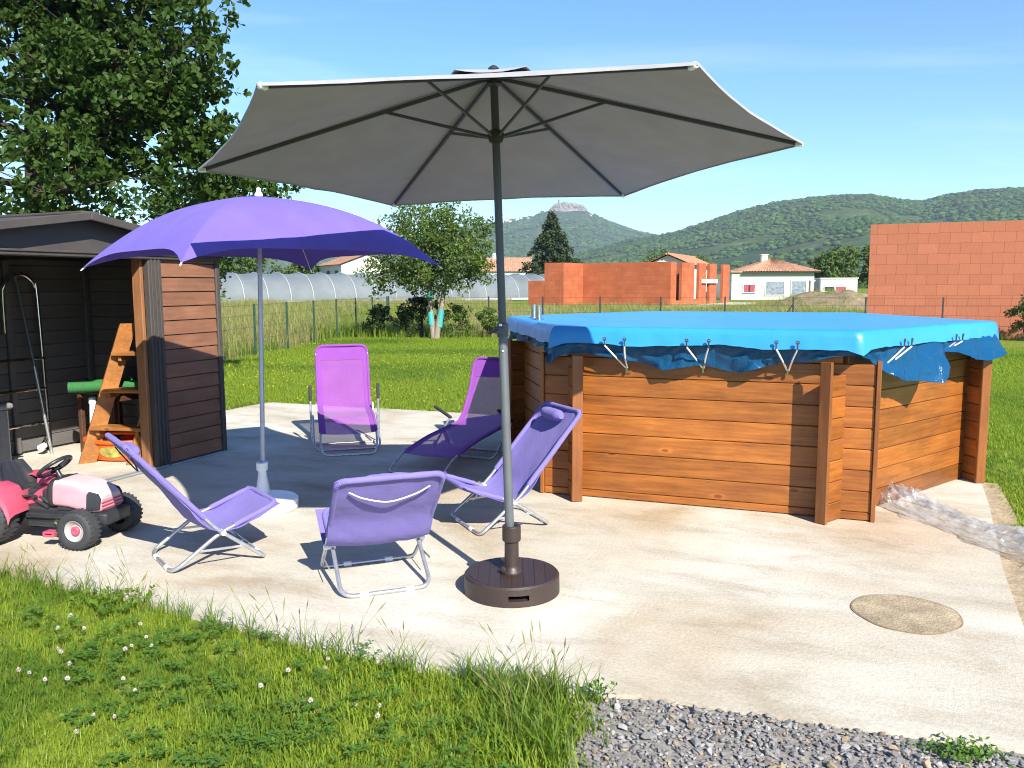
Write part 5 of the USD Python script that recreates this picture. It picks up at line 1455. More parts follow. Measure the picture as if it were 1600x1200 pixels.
for (x, y, z0, z1, rr, dx) in ((-0.075, 0.015, 0.42, 0.80, 0.093, -0.02), (0.155, -0.02, 0.36, 0.86, 0.093, 0.07), (-0.10, 0.01, 1.22, 1.40, 0.082, 0.0)):
    obj("band", MB().tube([(x, y, z0), (x + dx, y, z1)], [rr, rr * 0.97], 12, cap=False), TURQ, ft, smooth=50)

# shrubs along the lawn edge by the fruit tree
for i, (x, y, h, w, lab) in enumerate(((-4.05, 25.9, 0.95, 1.3, "dark shrub at the left end of the row beside the fruit tree"), (-3.25, 25.6, 1.0, 1.2, "dark shrub between the braced fence post and fruit tree"), (-2.75, 25.5, 1.45, 1.1, "tall dark shrub directly behind the fruit tree trunk"),
                                      (-1.55, 25.6, 0.95, 1.2, "low green shrub just right of the fruit tree trunk"), (-0.75, 25.6, 0.85, 1.1, "green shrub seen left of the grey parasol pole"))):
    simple_tree("garden_shrub", lab, (x, y, 0), h, w, BUSHLEAF if i < 3 else FRUITLEAF, 40 + i, trunk_h=h * 0.5, leafsize=0.075, per=34, n_cl=60, bottom=0.02)

simple_tree("garden_shrub", "green shrub at the right edge below the terracotta wall", (14.6, 23.4, 0), 1.25, 1.5, FRUITLEAF, 48, trunk_h=0.6, leafsize=0.08, per=34, n_cl=70, bottom=0.02)
# ------------------------------------------------------------------ trees further off
simple_tree("broadleaf_tree", "mid green tree filling the gap behind the shed roof and purple parasol", (-9.3, 25.0, 0), 5.2, 5.0, OAKLEAF, 60, leafsize=0.17, per=40, n_cl=150)
for i, (x, y, h, w, lab) in enumerate(((-41.0, 116, 7.2, 9, "leftmost rounded tree behind the polytunnel next to the shed corner"), (-34.5, 112, 7.8, 8, "bright green tree behind the polytunnel left of the pale parasol pole"), (-29.0, 118, 5.2, 7, "low green tree behind the polytunnel right of the pale parasol pole"), (-24.8, 119, 4.0, 6, "small bush-like tree between polytunnel and cream house"))):
    simple_tree("hedge_tree", lab, (x, y, 0), h, w, FARLEAF, 70 + i, leafsize=0.5, per=26, n_cl=110, bottom=0.1)
for i, (x, y, h, w, lab) in enumerate(((41.8, 112, 5.6, 6.5, "left bright tree behind the white cabin"), (45.8, 116, 6.2, 7.5, "tall rounded tree behind the right side of the white cabin"), (50.5, 118, 6.8, 7, "dark tree at the left edge of the big terracotta wall"), (33.0, 150, 6.6, 9, "round tree behind the chimney of the pale green house"), (24.5, 140, 6.8, 10, "broad tree behind the new pink-tiled roof"))):
    simple_tree("valley_tree", lab, (x, y, 0), h, w, FARLEAF, 80 + i, leafsize=0.5, per=26, n_cl=110, bottom=0.08)

con = thing("conifer_tree", "tall dark conifer standing behind the low terracotta building shell", "tree", (4.75, 100, 0))
r_ = np.random.default_rng(31)
pts, outw = [], []
limbmb = MB()
for i in range(110):
    t = i / 109
    z = 0.9 + 8.9 * t
    rad = 4.7 * (1 - t) ** 0.80 * r_.uniform(0.6, 1.12) + 0.15
    if t < 0.12:
        rad *= 0.85
    a = i * 2.4 + r_.uniform(-0.4, 0.4)
    d = np.array([math.cos(a), math.sin(a), 0.0])
    tip = d * rad + [0, 0, z - 0.22 * rad + 0.25 * t]
    limbmb.tube([(0, 0, z), d * rad * 0.6 + [0, 0, z + 0.04], tip], [0.05 * (1.1 - t), 0.03, 0.01], 4, cap=False)
    for k in range(int(74 * (0.35 + rad / 3.2))):
        s = r_.uniform(0.28, 1.05)
        q = d * rad * s + [0, 0, z - 0.2 * rad * s * s + r_.normal() * 0.20] + np.array([-d[1], d[0], 0]) * r_.normal() * 0.30 * (1.2 - 0.5 * s) * (0.5 + rad / 4)
        pts.append(q); outw.append(d * 1.2 + [0, 0, -0.1])
obj("crown", MB().add(*leaf_mesh(np.array(pts), 0.40, 32, outward=np.array(outw))), CONIFER, con)
obj("limbs", limbmb, BARK, con)
obj("trunk", taper([(0, 0, -0.1), (0, 0.05, 5), (0, 0, 9.8)], 0.26, 0.02, 8), BARK, con, smooth=50)

# ------------------------------------------------------------------ wire fences
def fence(label, p0, p1, n, m, h=1.19, braces=()):
    p0, p1 = np.array([*p0, 0.0]), np.array([*p1, 0.0])
    d = p1 - p0; L = np.linalg.norm(d); d /= L
    f = thing("wire_fence", label, "fence", p0, math.atan2(d[1], d[0]))
    for i in range(n):
        x = L * i / (n - 1)
        obj("post", MB().rbox((x, 0, h / 2 - 0.15), (0.045, 0.045, h + 0.3), 0.006), m, f)
        if i in braces:
            for s in (-1, 1):
                if 0 <= x + s * 0.62 <= L + 0.7:
                    obj("brace", MB().tube([(x, 0.0, h * 0.82), (x + s * 0.62, 0.0, 0.0)], 0.017, 6), m, f)
    w = MB()
    for z in (0.10, 0.38, 0.66, 0.93, 1.16):
        w.tube([(0, 0.025, z), (L, 0.025, z)], 0.0032, 4)
    for x in np.arange(0.1, L, 0.12):
        w.tube([(x, 0.025, 0.05), (x, 0.025, 1.16)], 0.0014, 3, cap=False)
    obj("wire_mesh", w, m, f, kind="stuff")
    return f
fence("green wire fence with thin posts running away beside the tall grass at left", (-6.30, 15.2), (-4.62, 31.2), 9, FENCEGREEN, braces=(8,))
fence("dark wire fence with braced posts behind the pool and building plots", (-4.56, 31.2), (14.20, 23.25), 11, FENCEDARK, braces=(7,))

# ------------------------------------------------------------------ polytunnel
def tunnel():
    A, B = np.array([-31.0, 68.5, 0.0]), np.array([6.5, 96.0, 0.0])
    d = B - A; L = np.linalg.norm(d); d /= L
    t = thing("polytunnel", "long grey translucent polytunnel greenhouse beyond the wire fence", "greenhouse", A, math.atan2(d[1], d[0]))
    W, H = 3.4, 2.72
    sp_ = 2.05
    n = int(L / sp_)
    rows = []
    for i in range(n * 6 + 1):
        x = i / 6 * sp_
        sag = 0.07 * math.sin(PI * ((i / 6) % 1)) + 0.0
        row = []
        for k in range(17):
            a = PI * k / 16
            ry = W * math.cos(a); rz = H * math.sin(a) ** 0.8
            s = 1 - sag * 0.55 * math.sin(a)
            row.append((x, ry * s, rz * s))
        rows.append(row)
    obj("cover_film", MB().add(*sheet(np.array(rows))), POLYFILM, t, smooth=True)
    for i in range(n + 1):
        x = i * sp_
        p = [(x, W * 1.008 * math.cos(a), H * 1.008 * math.sin(a) ** 0.8) for a in np.linspace(0, PI, 19)]
        obj("hoop", MB().tube(p, 0.034, 5, cap=False), HOOP, t, smooth=True)
    obj("ground_skirt", MB().rbox((L / 2, -W - 0.03, 0.12), (L, 0.03, 0.24), 0.004), PALEPOLE, t)
tunnel()

# ------------------------------------------------------------------ terracotta block building, right
U2 = np.array([0.921, -0.390])
wb = thing("block_building", "tall unfinished terracotta block wall of a new house at the right", "building shell", (10.98, 26.0, 0.0), math.atan2(U2[1], U2[0]))
BH, BL = 0.3065, 0.565
for rI in range(-1, 11):
    z = BH * rI
    x = 0.0
    first = True
    rr = np.random.default_rng(900 + rI)
    while x < 7.6:
        L = BL
        if first:
            L = 0.20 if rI % 2 == 0 else 0.485
        L = L if not first else L
        L = min(L, 7.6 - x)
        v, f = rbox((L - 0.0035, 0.20, BH - 0.003), 0.003)
        v[:, 1] += rr.uniform(-0.0012, 0.0012)
        obj("block", MB().add(v, f), BLOCK, wb, xf=((x + L / 2, 0.10, z + BH / 2), 0))
        x += L
        first = False
obj("wall_core", MB().rbox((3.8, 0.13, 1.5), (7.58, 0.12, 3.66), 0.004), MORTAR, wb)
BRICKM = mat("far_blocks", {"tc": ("texture_coordinate", {}), "mp": ("mapping", {"rotation": (PI / 2, 0, 0)}), "sx": ("separate_xyz", {}), "cx": ("combine_xyz", {}), "ad": ("math", {"math_type": "add"}),
                            "b": ("brick_texture", {"color1": (0.39, 0.112, 0.046), "color2": (0.33, 0.090, 0.038), "mortar": (0.25, 0.085, 0.04), "scale": 1.0, "mortar_size": 0.006, "brick_width": 0.565, "row_height": 0.3065, "mortar_smooth": 0.3}),
                            "n": ("noise_texture", {"scale": 1.2, "detail": 5.0}), "r": ("rgb_ramp", {"ramp": [(0.3, (0.85,) * 3), (0.7, (1.1,) * 3)]}), "m": ("mix_color", {"blend_type": "multiply", "fac": 1.0, "use_clamp": False}),
                            "bm": ("bump", {"strength": 0.4, "distance": 0.02, "invert": True}), "p": ("principled_bsdf", {"roughness": 0.9, "specular_ior_level": 0.2})},
             [("tc.object", "sx.vector"), ("sx.x", "ad.value1"), ("sx.y", "ad.value2"), ("ad.value", "cx.x"), ("sx.z", "cx.y"), ("cx.vector", "b.vector"), ("tc.object", "n.vector"), ("n.fac", "r.fac"),
              ("b.color", "m.a"), ("r.color", "m.b"), ("m.result", "p.base_color"), ("b.fac", "bm.height"), ("bm.normal", "p.normal")])
obj("side_wall", MB().rbox((0.11, 4.0, 1.68), (0.20, 7.58, 3.36), 0.006), BRICKM, wb)
obj("rear_wall", MB().rbox((3.8, 7.9, 1.68), (7.6, 0.20, 3.36), 0.006), BRICKM, wb)

# ------------------------------------------------------------------ terracotta block shell, middle distance
u3, v3 = np.array([0.838, -0.545]), np.array([0.545, 0.838])
C3 = np.array([10.75, 57.0])
ms = thing("block_building", "low unfinished terracotta building shell with narrow openings beyond the pool", "building shell", (C3[0], C3[1], 0.0), math.atan2(u3[1], u3[0]))
# local x along u3 (to the right and nearer), local y along v3 (away to the right)
T = 0.22
def wl(x0, y0, x1, y1, z0, z1, name="wall"):
    obj(name, MB().rbox(((x0 + x1) / 2, (y0 + y1) / 2, (z0 + z1) / 2), (abs(x1 - x0), abs(y1 - y0), z1 - z0), 0.008), BRICKM, ms)
H3 = 3.08
wl(-6.7, 0.0, 0.0, T, -0.2, H3)                      # long front wall
wl(-6.7 - T, -2.8, -6.7, T, -0.2, H3)                # return of the projecting bay
wl(-8.25, -2.8, -6.7 - T - 0.003, -2.8 + T, -0.2, H3)  # front of the bay
wl(-9.6, -2.795, -8.253, -2.8 + T - 0.005, -0.2, 1.85)    # its unfinished low end
wl(-8.25, 4.0, -0.3, 4.0 + T, -0.2, 2.9)             # rear wall
# side wall: piers between tall openings
y = T + 0.003
for (ln, gap, sill) in ((0.75, 1.0, 0.45), (2.35, 1.0, 0.45), (1.45, 0.75, -0.2), (1.5, 1.5, -0.2), (1.5, 0, 0)):
    wl(-T, y, 0.0, y + ln, -0.2, H3, "pier")
    if gap:
        wl(-T + 0.01, y + ln, -0.01, y + ln + gap, -0.2, max(sill, -0.1), "sill")
        y += ln + gap
yend = y
wl(-4.2, 6.0, -4.2 + T, 13.0, -0.2, 2.4, "inner_wall")
obj("lintel", MB().rbox((0.03, 7.3, 1.78), (0.26, 3.0, 0.30), 0.01), RENDERW, ms)
obj("foundation", MB().rbox((0.9, 6.2, -0.02), (2.2, 13.5, 0.24), 0.02), plain("pale_foundation", (0.52, 0.49, 0.43), 0.9, var=0.15), ms)

# ------------------------------------------------------------------ houses
def roof_sheet(a, b, c, d, m, rows=14, cols=26, amp=0.05):
    """tiled slope: a-b eave, d-c ridge; courses step, tiles ripple"""
    a, b, c, d = (np.asarray(q, float) for q in (a, b, c, d))
    n = np.cross(b - a, d - a); n /= np.linalg.norm(n)
    if n[2] < 0:
        n = -n
    g = []
    for i in range(rows * 2 + 1):
        s = (i // 2 + (i % 2) * 0.98) / rows if i < rows * 2 else 1.0
        s = min(s, 1.0)
        row = []
        for j in range(cols * 4 + 1):
            t = j / (cols * 4)
            p = (a * (1 - t) + b * t) * (1 - s) + (d * (1 - t) + c * t) * s
            row.append(p + n * (amp * (0.5 + 0.5 * math.cos(2 * PI * j / 4)) + (0.035 if i % 2 == 0 else 0.0)))
        g.append(row)
    return MB().add(*sheet(np.array(g)))
def win(parent, x0, x1, z0, z1, y, frame, pane, shutters=None):
    w = obj("window", MB().rbox(((x0 + x1) / 2, y - 0.02, z1 + 0.03), (x1 - x0 + 0.16, 0.1, 0.07), 0.01).rbox(((x0 + x1) / 2, y - 0.03, z0 - 0.03), (x1 - x0 + 0.2, 0.14, 0.07), 0.01)
            .rbox((x0 - 0.04, y - 0.02, (z0 + z1) / 2), (0.08, 0.1, z1 - z0), 0.01).rbox((x1 + 0.04, y - 0.02, (z0 + z1) / 2), (0.08, 0.1, z1 - z0), 0.01), frame, parent)
    obj("pane", MB().rbox(((x0 + x1) / 2, y, (z0 + z1) / 2), (x1 - x0, 0.05, z1 - z0), 0.005), pane, w)
    return w
def box(c0, c1, b=0.02):
    c0, c1 = np.asarray(c0, float), np.asarray(c1, float)
    return MB().rbox((c0 + c1) / 2, np.abs(c1 - c0), b)
def gable_prism(W, L, ze, zr, y0=0.0):
    """gable end walls as a prism, ridge along y"""
    v = np.array([(0, y0, ze), (W, y0, ze), (W / 2, y0, zr), (0, y0 + L, ze), (W, y0 + L, ze), (W / 2, y0 + L, zr)], float)
    f = np.array([[0, 1, 2], [3, 5, 4], [0, 2, 5], [0, 5, 3], [1, 4, 5], [1, 5, 2], [0, 3, 4], [0, 4, 1]])
    return MB().add(v, f)
def gable_house(name, label, loc, rz, W, L, ze, zr, wallm, roofm, over=0.35):
    h = thing(name, label, "house", loc, rz)
    obj("wall", box((0, 0, -0.3), (W, L, ze)), wallm, h)
    obj("gable", gable_prism(W, L, ze + 0.004, zr), wallm, h)
    sl = (zr - ze) / (W / 2)
    for s in (0, 1):
        xe = -over if s == 0 else W + over
        rf = obj("roof", roof_sheet((xe, -over, ze - over * sl + 0.10), (xe, L + over, ze - over * sl + 0.10), (W / 2, L + over, zr + 0.10), (W / 2, -over, zr + 0.10), roofm), roofm, h, smooth=40)
    obj("ridge_tiles", MB().tube([(W / 2, -over, zr + 0.12), (W / 2, L + over, zr + 0.12)], 0.10, 8), roofm, h, smooth=True)
    return h
# cream house left of the fruit tree
hA = gable_house("house", "cream house with brown roof behind the polytunnel left of the fruit tree", (-21.9, 109.0, 0), math.atan2(0.5, 0.866), 7.2, 9.0, 4.25, 5.55, RENDERW, TILE)
for y0 in (1.4, 4.8):
    w = obj("window", box((-0.05, y0, 2.2), (0.02, y0 + 1.2, 3.5)), SHUTTER, hA)
# white house behind the pole
hB = gable_house("house", "white house with brown tiled roof and chimney left of the conifer", (2.9, 127.0, 0), math.radians(90), 7.0, 8.0, 3.6, 5.5, RENDERW, TILE)
obj("chimney", box((3.2, 5.2, 4.6), (3.8, 5.8, 6.4)), RENDERW, hB)
for y0 in (1.2, 3.6):
    win(hB, 0, 0, 0, 0, 0, RENDERW, WINDARK) if False else obj("window", box((-0.06, y0, 1.4), (0.02, y0 + 1.0, 2.6)), WINDARK, hB)
# tiled roof peeping out behind the shed
gable_house("house", "house with pink tiled roof just showing above the shed roof", (-22.5, 41.0, 0), math.radians(10), 6.5, 7.0, 3.3, 4.62, RENDERW, TILERED)
# white gabled house behind the terracotta shell
gable_house("house", "white gabled house with new pink tiles behind the low terracotta shell", (13.6, 85.4, 0), math.radians(-15), 4.9, 12.5, 3.35, 4.55, RENDERW, TILERED) if False else None
hC = thing("house", "white gabled house with new pink tiles behind the low terracotta shell", "house", (13.7, 86.0, 0), math.atan2(-0.40, 0.92))
obj("wall", box((0, 0, -0.3), (4.4, 13.0, 3.5)), RENDERW, hC)
obj("gable", gable_prism(4.4, 13.0, 3.504, 4.45), RENDERW, hC)
for s in (0, 1):
    xe = -0.4 if s == 0 else 4.8
    obj("roof", roof_sheet((xe, -0.5, 3.42), (xe, 13.5, 3.42), (2.2, 13.5, 4.55), (2.2, -0.5, 4.55), TILERED, rows=9, cols=40), TILERED, hC, smooth=40)
obj("ridge_tiles", MB().tube([(2.2, -0.5, 4.60), (2.2, 13.5, 4.60)], 0.12, 8), TILERED, hC, smooth=True)
# pale green house
hD = thing("house", "pale green and white bungalow with hipped tile roof, chimney and foil-covered windows", "house", (21.1, 81.0, 0), -0.06)
obj("wall", box((0, 0, -0.3), (7.75, 9.0, 1.85)), RENDERW, hD)
obj("upper_wall", box((-0.012, -0.012, 1.853), (7.762, 9.012, 2.62)), RENDERG, hD)
obj("flat_roof", box((-0.15, -0.2, 2.623), (2.2, 9.0, 2.80)), TILE, hD)
e0, e1, e2, e3 = np.array([1.0, -0.5, 2.70]), np.array([8.25, -0.5, 2.70]), np.array([8.25, 9.5, 2.70]), np.array([1.0, 9.5, 2.70])
r0, r1 = np.array([4.5, 3.6, 4.05]), np.array([4.9, 5.2, 4.05])
for q in ((e0, e1, r0, r0), (e1, e2, r1, r0), (e2, e3, r1, r1), (e3, e0, r0, r1)):
    obj("roof", roof_sheet(*q, TILE, rows=13, cols=26, amp=0.06), TILE, hD, smooth=40)
obj("eaves_board", box((1.0, -0.48, 2.624), (8.2, -0.02, 2.69)), SHUTTER, hD)
obj("chimney", MB().rbox((3.75, 3.2, 3.9), (0.62, 0.62, 1.0), 0.02).rbox((3.75, 3.2, 4.42), (0.75, 0.75, 0.08), 0.02), RENDERW, hD)
w1 = win(hD, 1.15, 2.2, 0.75, 1.5, -0.0, WHITEPL, REDCURT)
obj("mullion", box((1.62, -0.04, 0.75), (1.78, -0.02, 1.5)), WINDARK, w1)
win(hD, 3.25, 4.95, 0.5, 1.75, 0.0, RENDERW, FOIL)
win(hD, 5.65, 7.0, 0.3, 1.78, 0.0, RENDERW, FOIL)
obj("corner_post", box((7.28, -0.03, -0.2), (7.45, -0.014, 1.84)), SHUTTER, hD)
# white cabin
hE = thing("cabin", "small flat-roofed white cabin with a red window right of the green bungalow", "cabin", (31.6, 90.0, 0), -0.1)
obj("wall", box((1.3, 0, -0.3), (5.1, 4.0, 2.05)), RENDERW, hE)
obj("annexe", box((-0.3, 1.0, -0.3), (1.297, 4.0, 1.95)), RENDERW, hE)
obj("roof_edge", box((1.2, -0.1, 2.053), (5.2, 4.1, 2.16)), RENDERW, hE)
win(hE, 1.7, 2.7, 0.75, 1.2, 0.0, WHITEPL, WINDARK)
win(hE, 2.9, 3.9, 0.6, 1.25, 0.0, WHITEPL, REDCURT)
obj("side_door", box((-0.05, 0.975, 0.2), (1.0, 0.999, 1.0)), REDCURT, hE)

# mound of earth overgrown with grass
def mound(cx, cy, rx, ry, h, seed):
    g = []
    for i in range(17):
        s = i / 16
        row = []
        for j in range(41):
            a = 2 * PI * j / 40
            x, y = cx + rx * s * math.cos(a), cy + ry * s * math.sin(a)
            z = h * (1 - s * s) ** 1.4 * (0.72 + 0.6 * meshkit.fbm(np.array([x * 0.6, y * 0.6, seed]), 3)) - 0.1 * s
            row.append((x, y, z))
        g.append(row)
    return MB().add(*sheet(np.array(g)[:, ::-1]))
MND = (18.8, 49.0, 4.6, 3.4, 1.25)
obj("earth_mound", mound(*MND, 3), DIRT, smooth=True, kind="structure")

# village houses below the cliff and tower on its top, far away on the hill
r_ = np.random.default_rng(51)
def far_house(x, y, R, w, h, rz, lab, cat="house"):
    az = px2az(x)
    zz = zat(y, x, R)
    t = thing("village_house", lab, cat, (R * math.sin(az), R * math.cos(az), zz), rz, "pale hill village houses " + ("left" if x < 870 else "right") + " of the cliff")
    obj("wall", box((-w / 2, -4, -6), (w / 2, 4, h)), RENDERW, t)
    v = np.array([(-w / 2 - .4, -4.4, h), (w / 2 + .4, -4.4, h), (w / 2 + .4, 4.4, h), (-w / 2 - .4, 4.4, h), (-w / 2 + 1, 0, h + 2.2), (w / 2 - 1, 0, h + 2.2)])
    obj("roof", MB().add(v, np.array([[0, 1, 5], [0, 5, 4], [1, 2, 5], [2, 3, 4], [2, 4, 5], [3, 0, 4], [0, 2, 1], [0, 3, 2]])), TILE, t)
VL = "pale village house on the far ridge left of the limestone cliff"
VR = "pale village house on the slope right of the limestone cliff"
for (x, y, w, h) in ((786, 348.5, 9, 4), (793, 347.5, 10, 6), (799, 349, 7, 4), (809, 346.5, 10, 6), (815, 346.5, 8, 7), (826, 345.5, 8, 4), (836, 348, 11, 3), (921, 342, 8, 6), (926, 344.5, 7, 5), (933, 347, 8, 4), (939, 350, 6, 4)):
    far_house(x, y, 2540 - r_.uniform(0, 30), w, h, r_.uniform(-0.5, 0.5), VL if x < 870 else VR)
tw_ = thing("tower", "thin stone tower with statue on the limestone cliff top", "tower", (2580 * math.sin(px2az(873)), 2580 * math.cos(px2az(873)), zat(320.5, 873, 2580)))
obj("shaft", MB().lathe([(3.4, -4), (3.2, 0), (2.4, 3), (2.2, 9), (2.8, 9.4), (2.8, 10.2), (0, 10.4)], 10), ROCK, tw_)
obj("statue", MB().lathe([(1.0, 10.4), (1.1, 12), (1.3, 13.5), (0.6, 14.2), (0.7, 15), (0, 15.6)], 8), RENDERW, tw_)
def outcrop(x, y, R, w, h, seed):
    az = px2az(x)
    m = trimesh.creation.icosphere(subdivisions=3)
    v = np.array(m.vertices) * [w, 8, h]
    v = v * (1 + 0.5 * (meshkit.fbm(v / 7 + seed, 3)[:, None] - 0.5))
    v = v + [R * math.sin(az), R * math.cos(az), zat(y, x, R)]
    return v, m.faces
obj("rock_outcrop", MB().add(*outcrop(949, 391.5, 1950, 13, 4, 3.0)), ROCK, kind="structure", smooth=40)
obj("rock_outcrop", MB().add(*outcrop(1330, 391, 1010, 9, 3.5, 8.0)), ROCK, kind="structure", smooth=40)
obj("rock_outcrop", MB().add(*outcrop(1306, 385, 1030, 7, 1.8, 5.0)), ROCK, kind="structure", smooth=40)

# ------------------------------------------------------------------ forest on the hills and in the valley
def blob(seed):
    m = trimesh.creation.icosphere(subdivisions=2)
    v = np.array(m.vertices)
    k = 0.72 + 0.62 * meshkit.fbm(v * 1.9 + seed * 7.3, 3)
    v = v * k[:, None] * [1, 1, 1.0]
    v[:, 2] = v[:, 2] * 0.9 + 0.55
    return (v, np.array(m.faces))
r_ = np.random.default_rng(61)
def scatter(n, az0, az1, r0, r1):
    az = r_.uniform(az0, az1, n)
    r = np.sqrt(r_.uniform(r0 ** 2, r1 ** 2, n))
    return az, r
A1, R1 = scatter(52000, px2az(-60), px2az(1700), 1000, 1560)
A2, R2 = scatter(34000, px2az(250), px2az(1080), 1580, 2620)
A3, R3 = scatter(5200, px2az(-200), px2az(1800), 260, 1000)
AA, RR = np.concatenate([A1, A2, A3]), np.concatenate([R1, R2, R3])
zz = hill_height(AA, RR)
zz = np.where(RR < 570, -0.1, zz)
X, Y = RR * np.sin(AA), RR * np.cos(AA)
dens = meshkit.fbm(np.stack([X / 70, Y / 70, 0 * X], -1), 4, 9)
keep = dens > np.where(RR < 1000, 0.42, 0.40)
keep &= ~((RR > 2440) & (np.abs(800 + F_PX * np.tan(AA) - 888) < 40))
X, Y, zz, RR = X[keep], Y[keep], zz[keep], RR[keep]
n = len(X)
size = np.where(RR > 1580, r_.uniform(2.8, 6.0, n), np.where(RR > 1000, 1.5 + 2.9 * r_.uniform(0, 1, n) ** 2, r_.uniform(2.6, 4.6, n)))
sc = np.stack([size, size, size * r_.uniform(0.35, 0.8, n)], 1)
instancer("forest", [("round_crown", blob(1), True), ("uneven_crown", blob(2), True), ("broad_crown", blob(3), True)],
          [mat("forest_%d" % k, {"oi": ("object_info", {}), "g": ("geometry", {}), "n": ("noise_texture", {"scale": 0.035, "detail": 9.0, "roughness": 0.72}), "r": ("rgb_ramp", {"ramp": [(0.0, np.array(c) * 0.82), (1.0, np.array(c) * 1.25)]}),
                                 "r2": ("rgb_ramp", {"ramp": [(0.3, (0.55, 0.62, 0.6)), (0.7, (1.45, 1.35, 1.3))]}), "m": ("mix_color", {"blend_type": "multiply", "fac": 1.0, "use_clamp": False}),
                                 "p": ("principled_bsdf", {"roughness": 1.0, "specular_ior_level": 0.05}), "b": ("bump", {"strength": 1.0, "distance": 0.8})},
               [("oi.random", "r.fac"), ("g.position", "n.vector"), ("n.fac", "r2.fac"), ("r.color", "m.a"), ("r2.color", "m.b"), ("m.result", "p.base_color"), ("n.fac", "b.height"), ("b.normal", "p.normal")])
           for k, c in enumerate(((0.032, 0.066, 0.014), (0.048, 0.084, 0.018), (0.026, 0.056, 0.014)))],
          np.stack([X, Y, zz], 1), r_.uniform(0, 2 * PI, n), sc, r_.integers(0, 3, n))

# ------------------------------------------------------------------ grass, weeds, gravel
def tuft(seed, n, h0, h1, spread, w, bend=0.5, fan=0.35):
    r = np.random.default_rng(seed)
    mb = MB()
    for i in range(n):
        b = np.array([r.normal() * spread, r.normal() * spread, -0.01])
        a = r.uniform(0, 2 * PI)
        d = np.array([math.cos(a), math.sin(a), 0])
        h = r.uniform(h0, h1)
        lean = r.uniform(0.1, fan) * h
        bd = bend * h * r.uniform(0.2, 1)
        s = np.array([-d[1], d[0], 0]) * w * r.uniform(0.7, 1.3)
        p0, p1, p2 = b, b + d * lean * 0.5 + [0, 0, h * 0.55], b + d * (lean + bd) + [0, 0, h * (1 - 0.25 * bd / h)]
        mb.add(np.array([p0 - s, p0 + s, p1 + s * 0.8, p1 - s * 0.8, p2]), np.array([[0, 1, 2], [0, 2, 3], [3, 2, 4]]))
    return mb
def stalks(seed, n, h0, h1, spread):
    r = np.random.default_rng(seed)
    mb = MB()
    for i in range(n):
        b = np.array([r.normal() * spread, r.normal() * spread, -0.01])
        a = r.uniform(0, 2 * PI); d = np.array([math.cos(a), math.sin(a), 0]); h = r.uniform(h0, h1)
        p = spline([b, b + d * 0.05 * h + [0, 0, h * 0.5], b + d * h * r.uniform(0.15, 0.5) + [0, 0, h]], 3)
        mb.tube(p, np.linspace(0.0012, 0.0006, len(p)), 3, cap=False)
        e = p[-1]; t = p[-1] - p[-2]; t /= np.linalg.norm(t)
        mb.tube([e - t * 0.045, e - t * 0.02, e + t * 0.012], [0.0008, 0.0030, 0.0006], 4, cap=False)
    return mb
from shapely import contains_xy
def inside(poly, x, y):
    return contains_xy(poly, x, y)
r_ = np.random.default_rng(71)
POOLP = Polygon([tuple(hexv(2.1, k)[:2]) for k in range(6)])
def wild(x, y):
    """outside the mown lawn: beyond the left fence line or past the lawn's far edge"""
    left = x < -6.30 + (y - 15.2) * 0.105 - 0.1
    back = y > 25.2 - 0.10 * (x + 2.3)
    return left | back
# mown lawn: near part
N = 15000
x = r_.uniform(-4.2, 0.35, N); y = r_.uniform(1.9, 6.6, N)
ok = ~inside(SLAB.buffer(0.012), x, y) & ~inside(GRAVEL.buffer(-0.05), x, y) & (y < 5.3 - 0.47 * (x + 4.0) + 0.3)
x, y = x[ok], y[ok]
edge = np.clip(1 - shapely.distance(SLAB, shapely.points(x, y)) / 0.22, 0, 1)
corner = np.exp(-(((x - 0.08) / 0.28) ** 2 + ((y - 2.95) / 0.4) ** 2))
s = (0.85 + 0.5 * meshkit.noise(np.stack([x * 1.3, y * 1.3, 0 * x], -1))) * (1 + 0.45 * edge * r_.uniform(0, 1, len(x)) + 0.8 * corner)
pick = np.where(meshkit.noise(np.stack([x * 2.1 + 9, y * 2.1, 0 * x], -1)) + 0.35 * corner + r_.normal(0, 0.12, len(x)) > 0.62, 3, r_.integers(0, 3, len(x)))
pick = np.where(r_.uniform(0, 1, len(x)) < 0.04, 4, pick)
LAWNP = [("fine_tuft", tuft(1, 12, 0.025, 0.060, 0.020, 0.0016)), ("mixed_tuft", tuft(2, 13, 0.030, 0.070, 0.024, 0.0018, 0.7)), ("short_tuft", tuft(3, 14, 0.02, 0.05, 0.024, 0.0017, 0.9, 0.6)),
         ("green_tuft", tuft(4, 12, 0.03, 0.075, 0.022, 0.0021, 0.6)), ("dry_tuft", tuft(5, 10, 0.02, 0.06, 0.02, 0.0013, 0.8))]
instancer("lawn_grass", LAWNP, [GRASS, GRASS, GRASS, GRASS2, DRYGRASS], np.stack([x, y, np.full_like(x, -0.026)], 1), r_.uniform(0, 2 * PI, len(x)), s, pick)
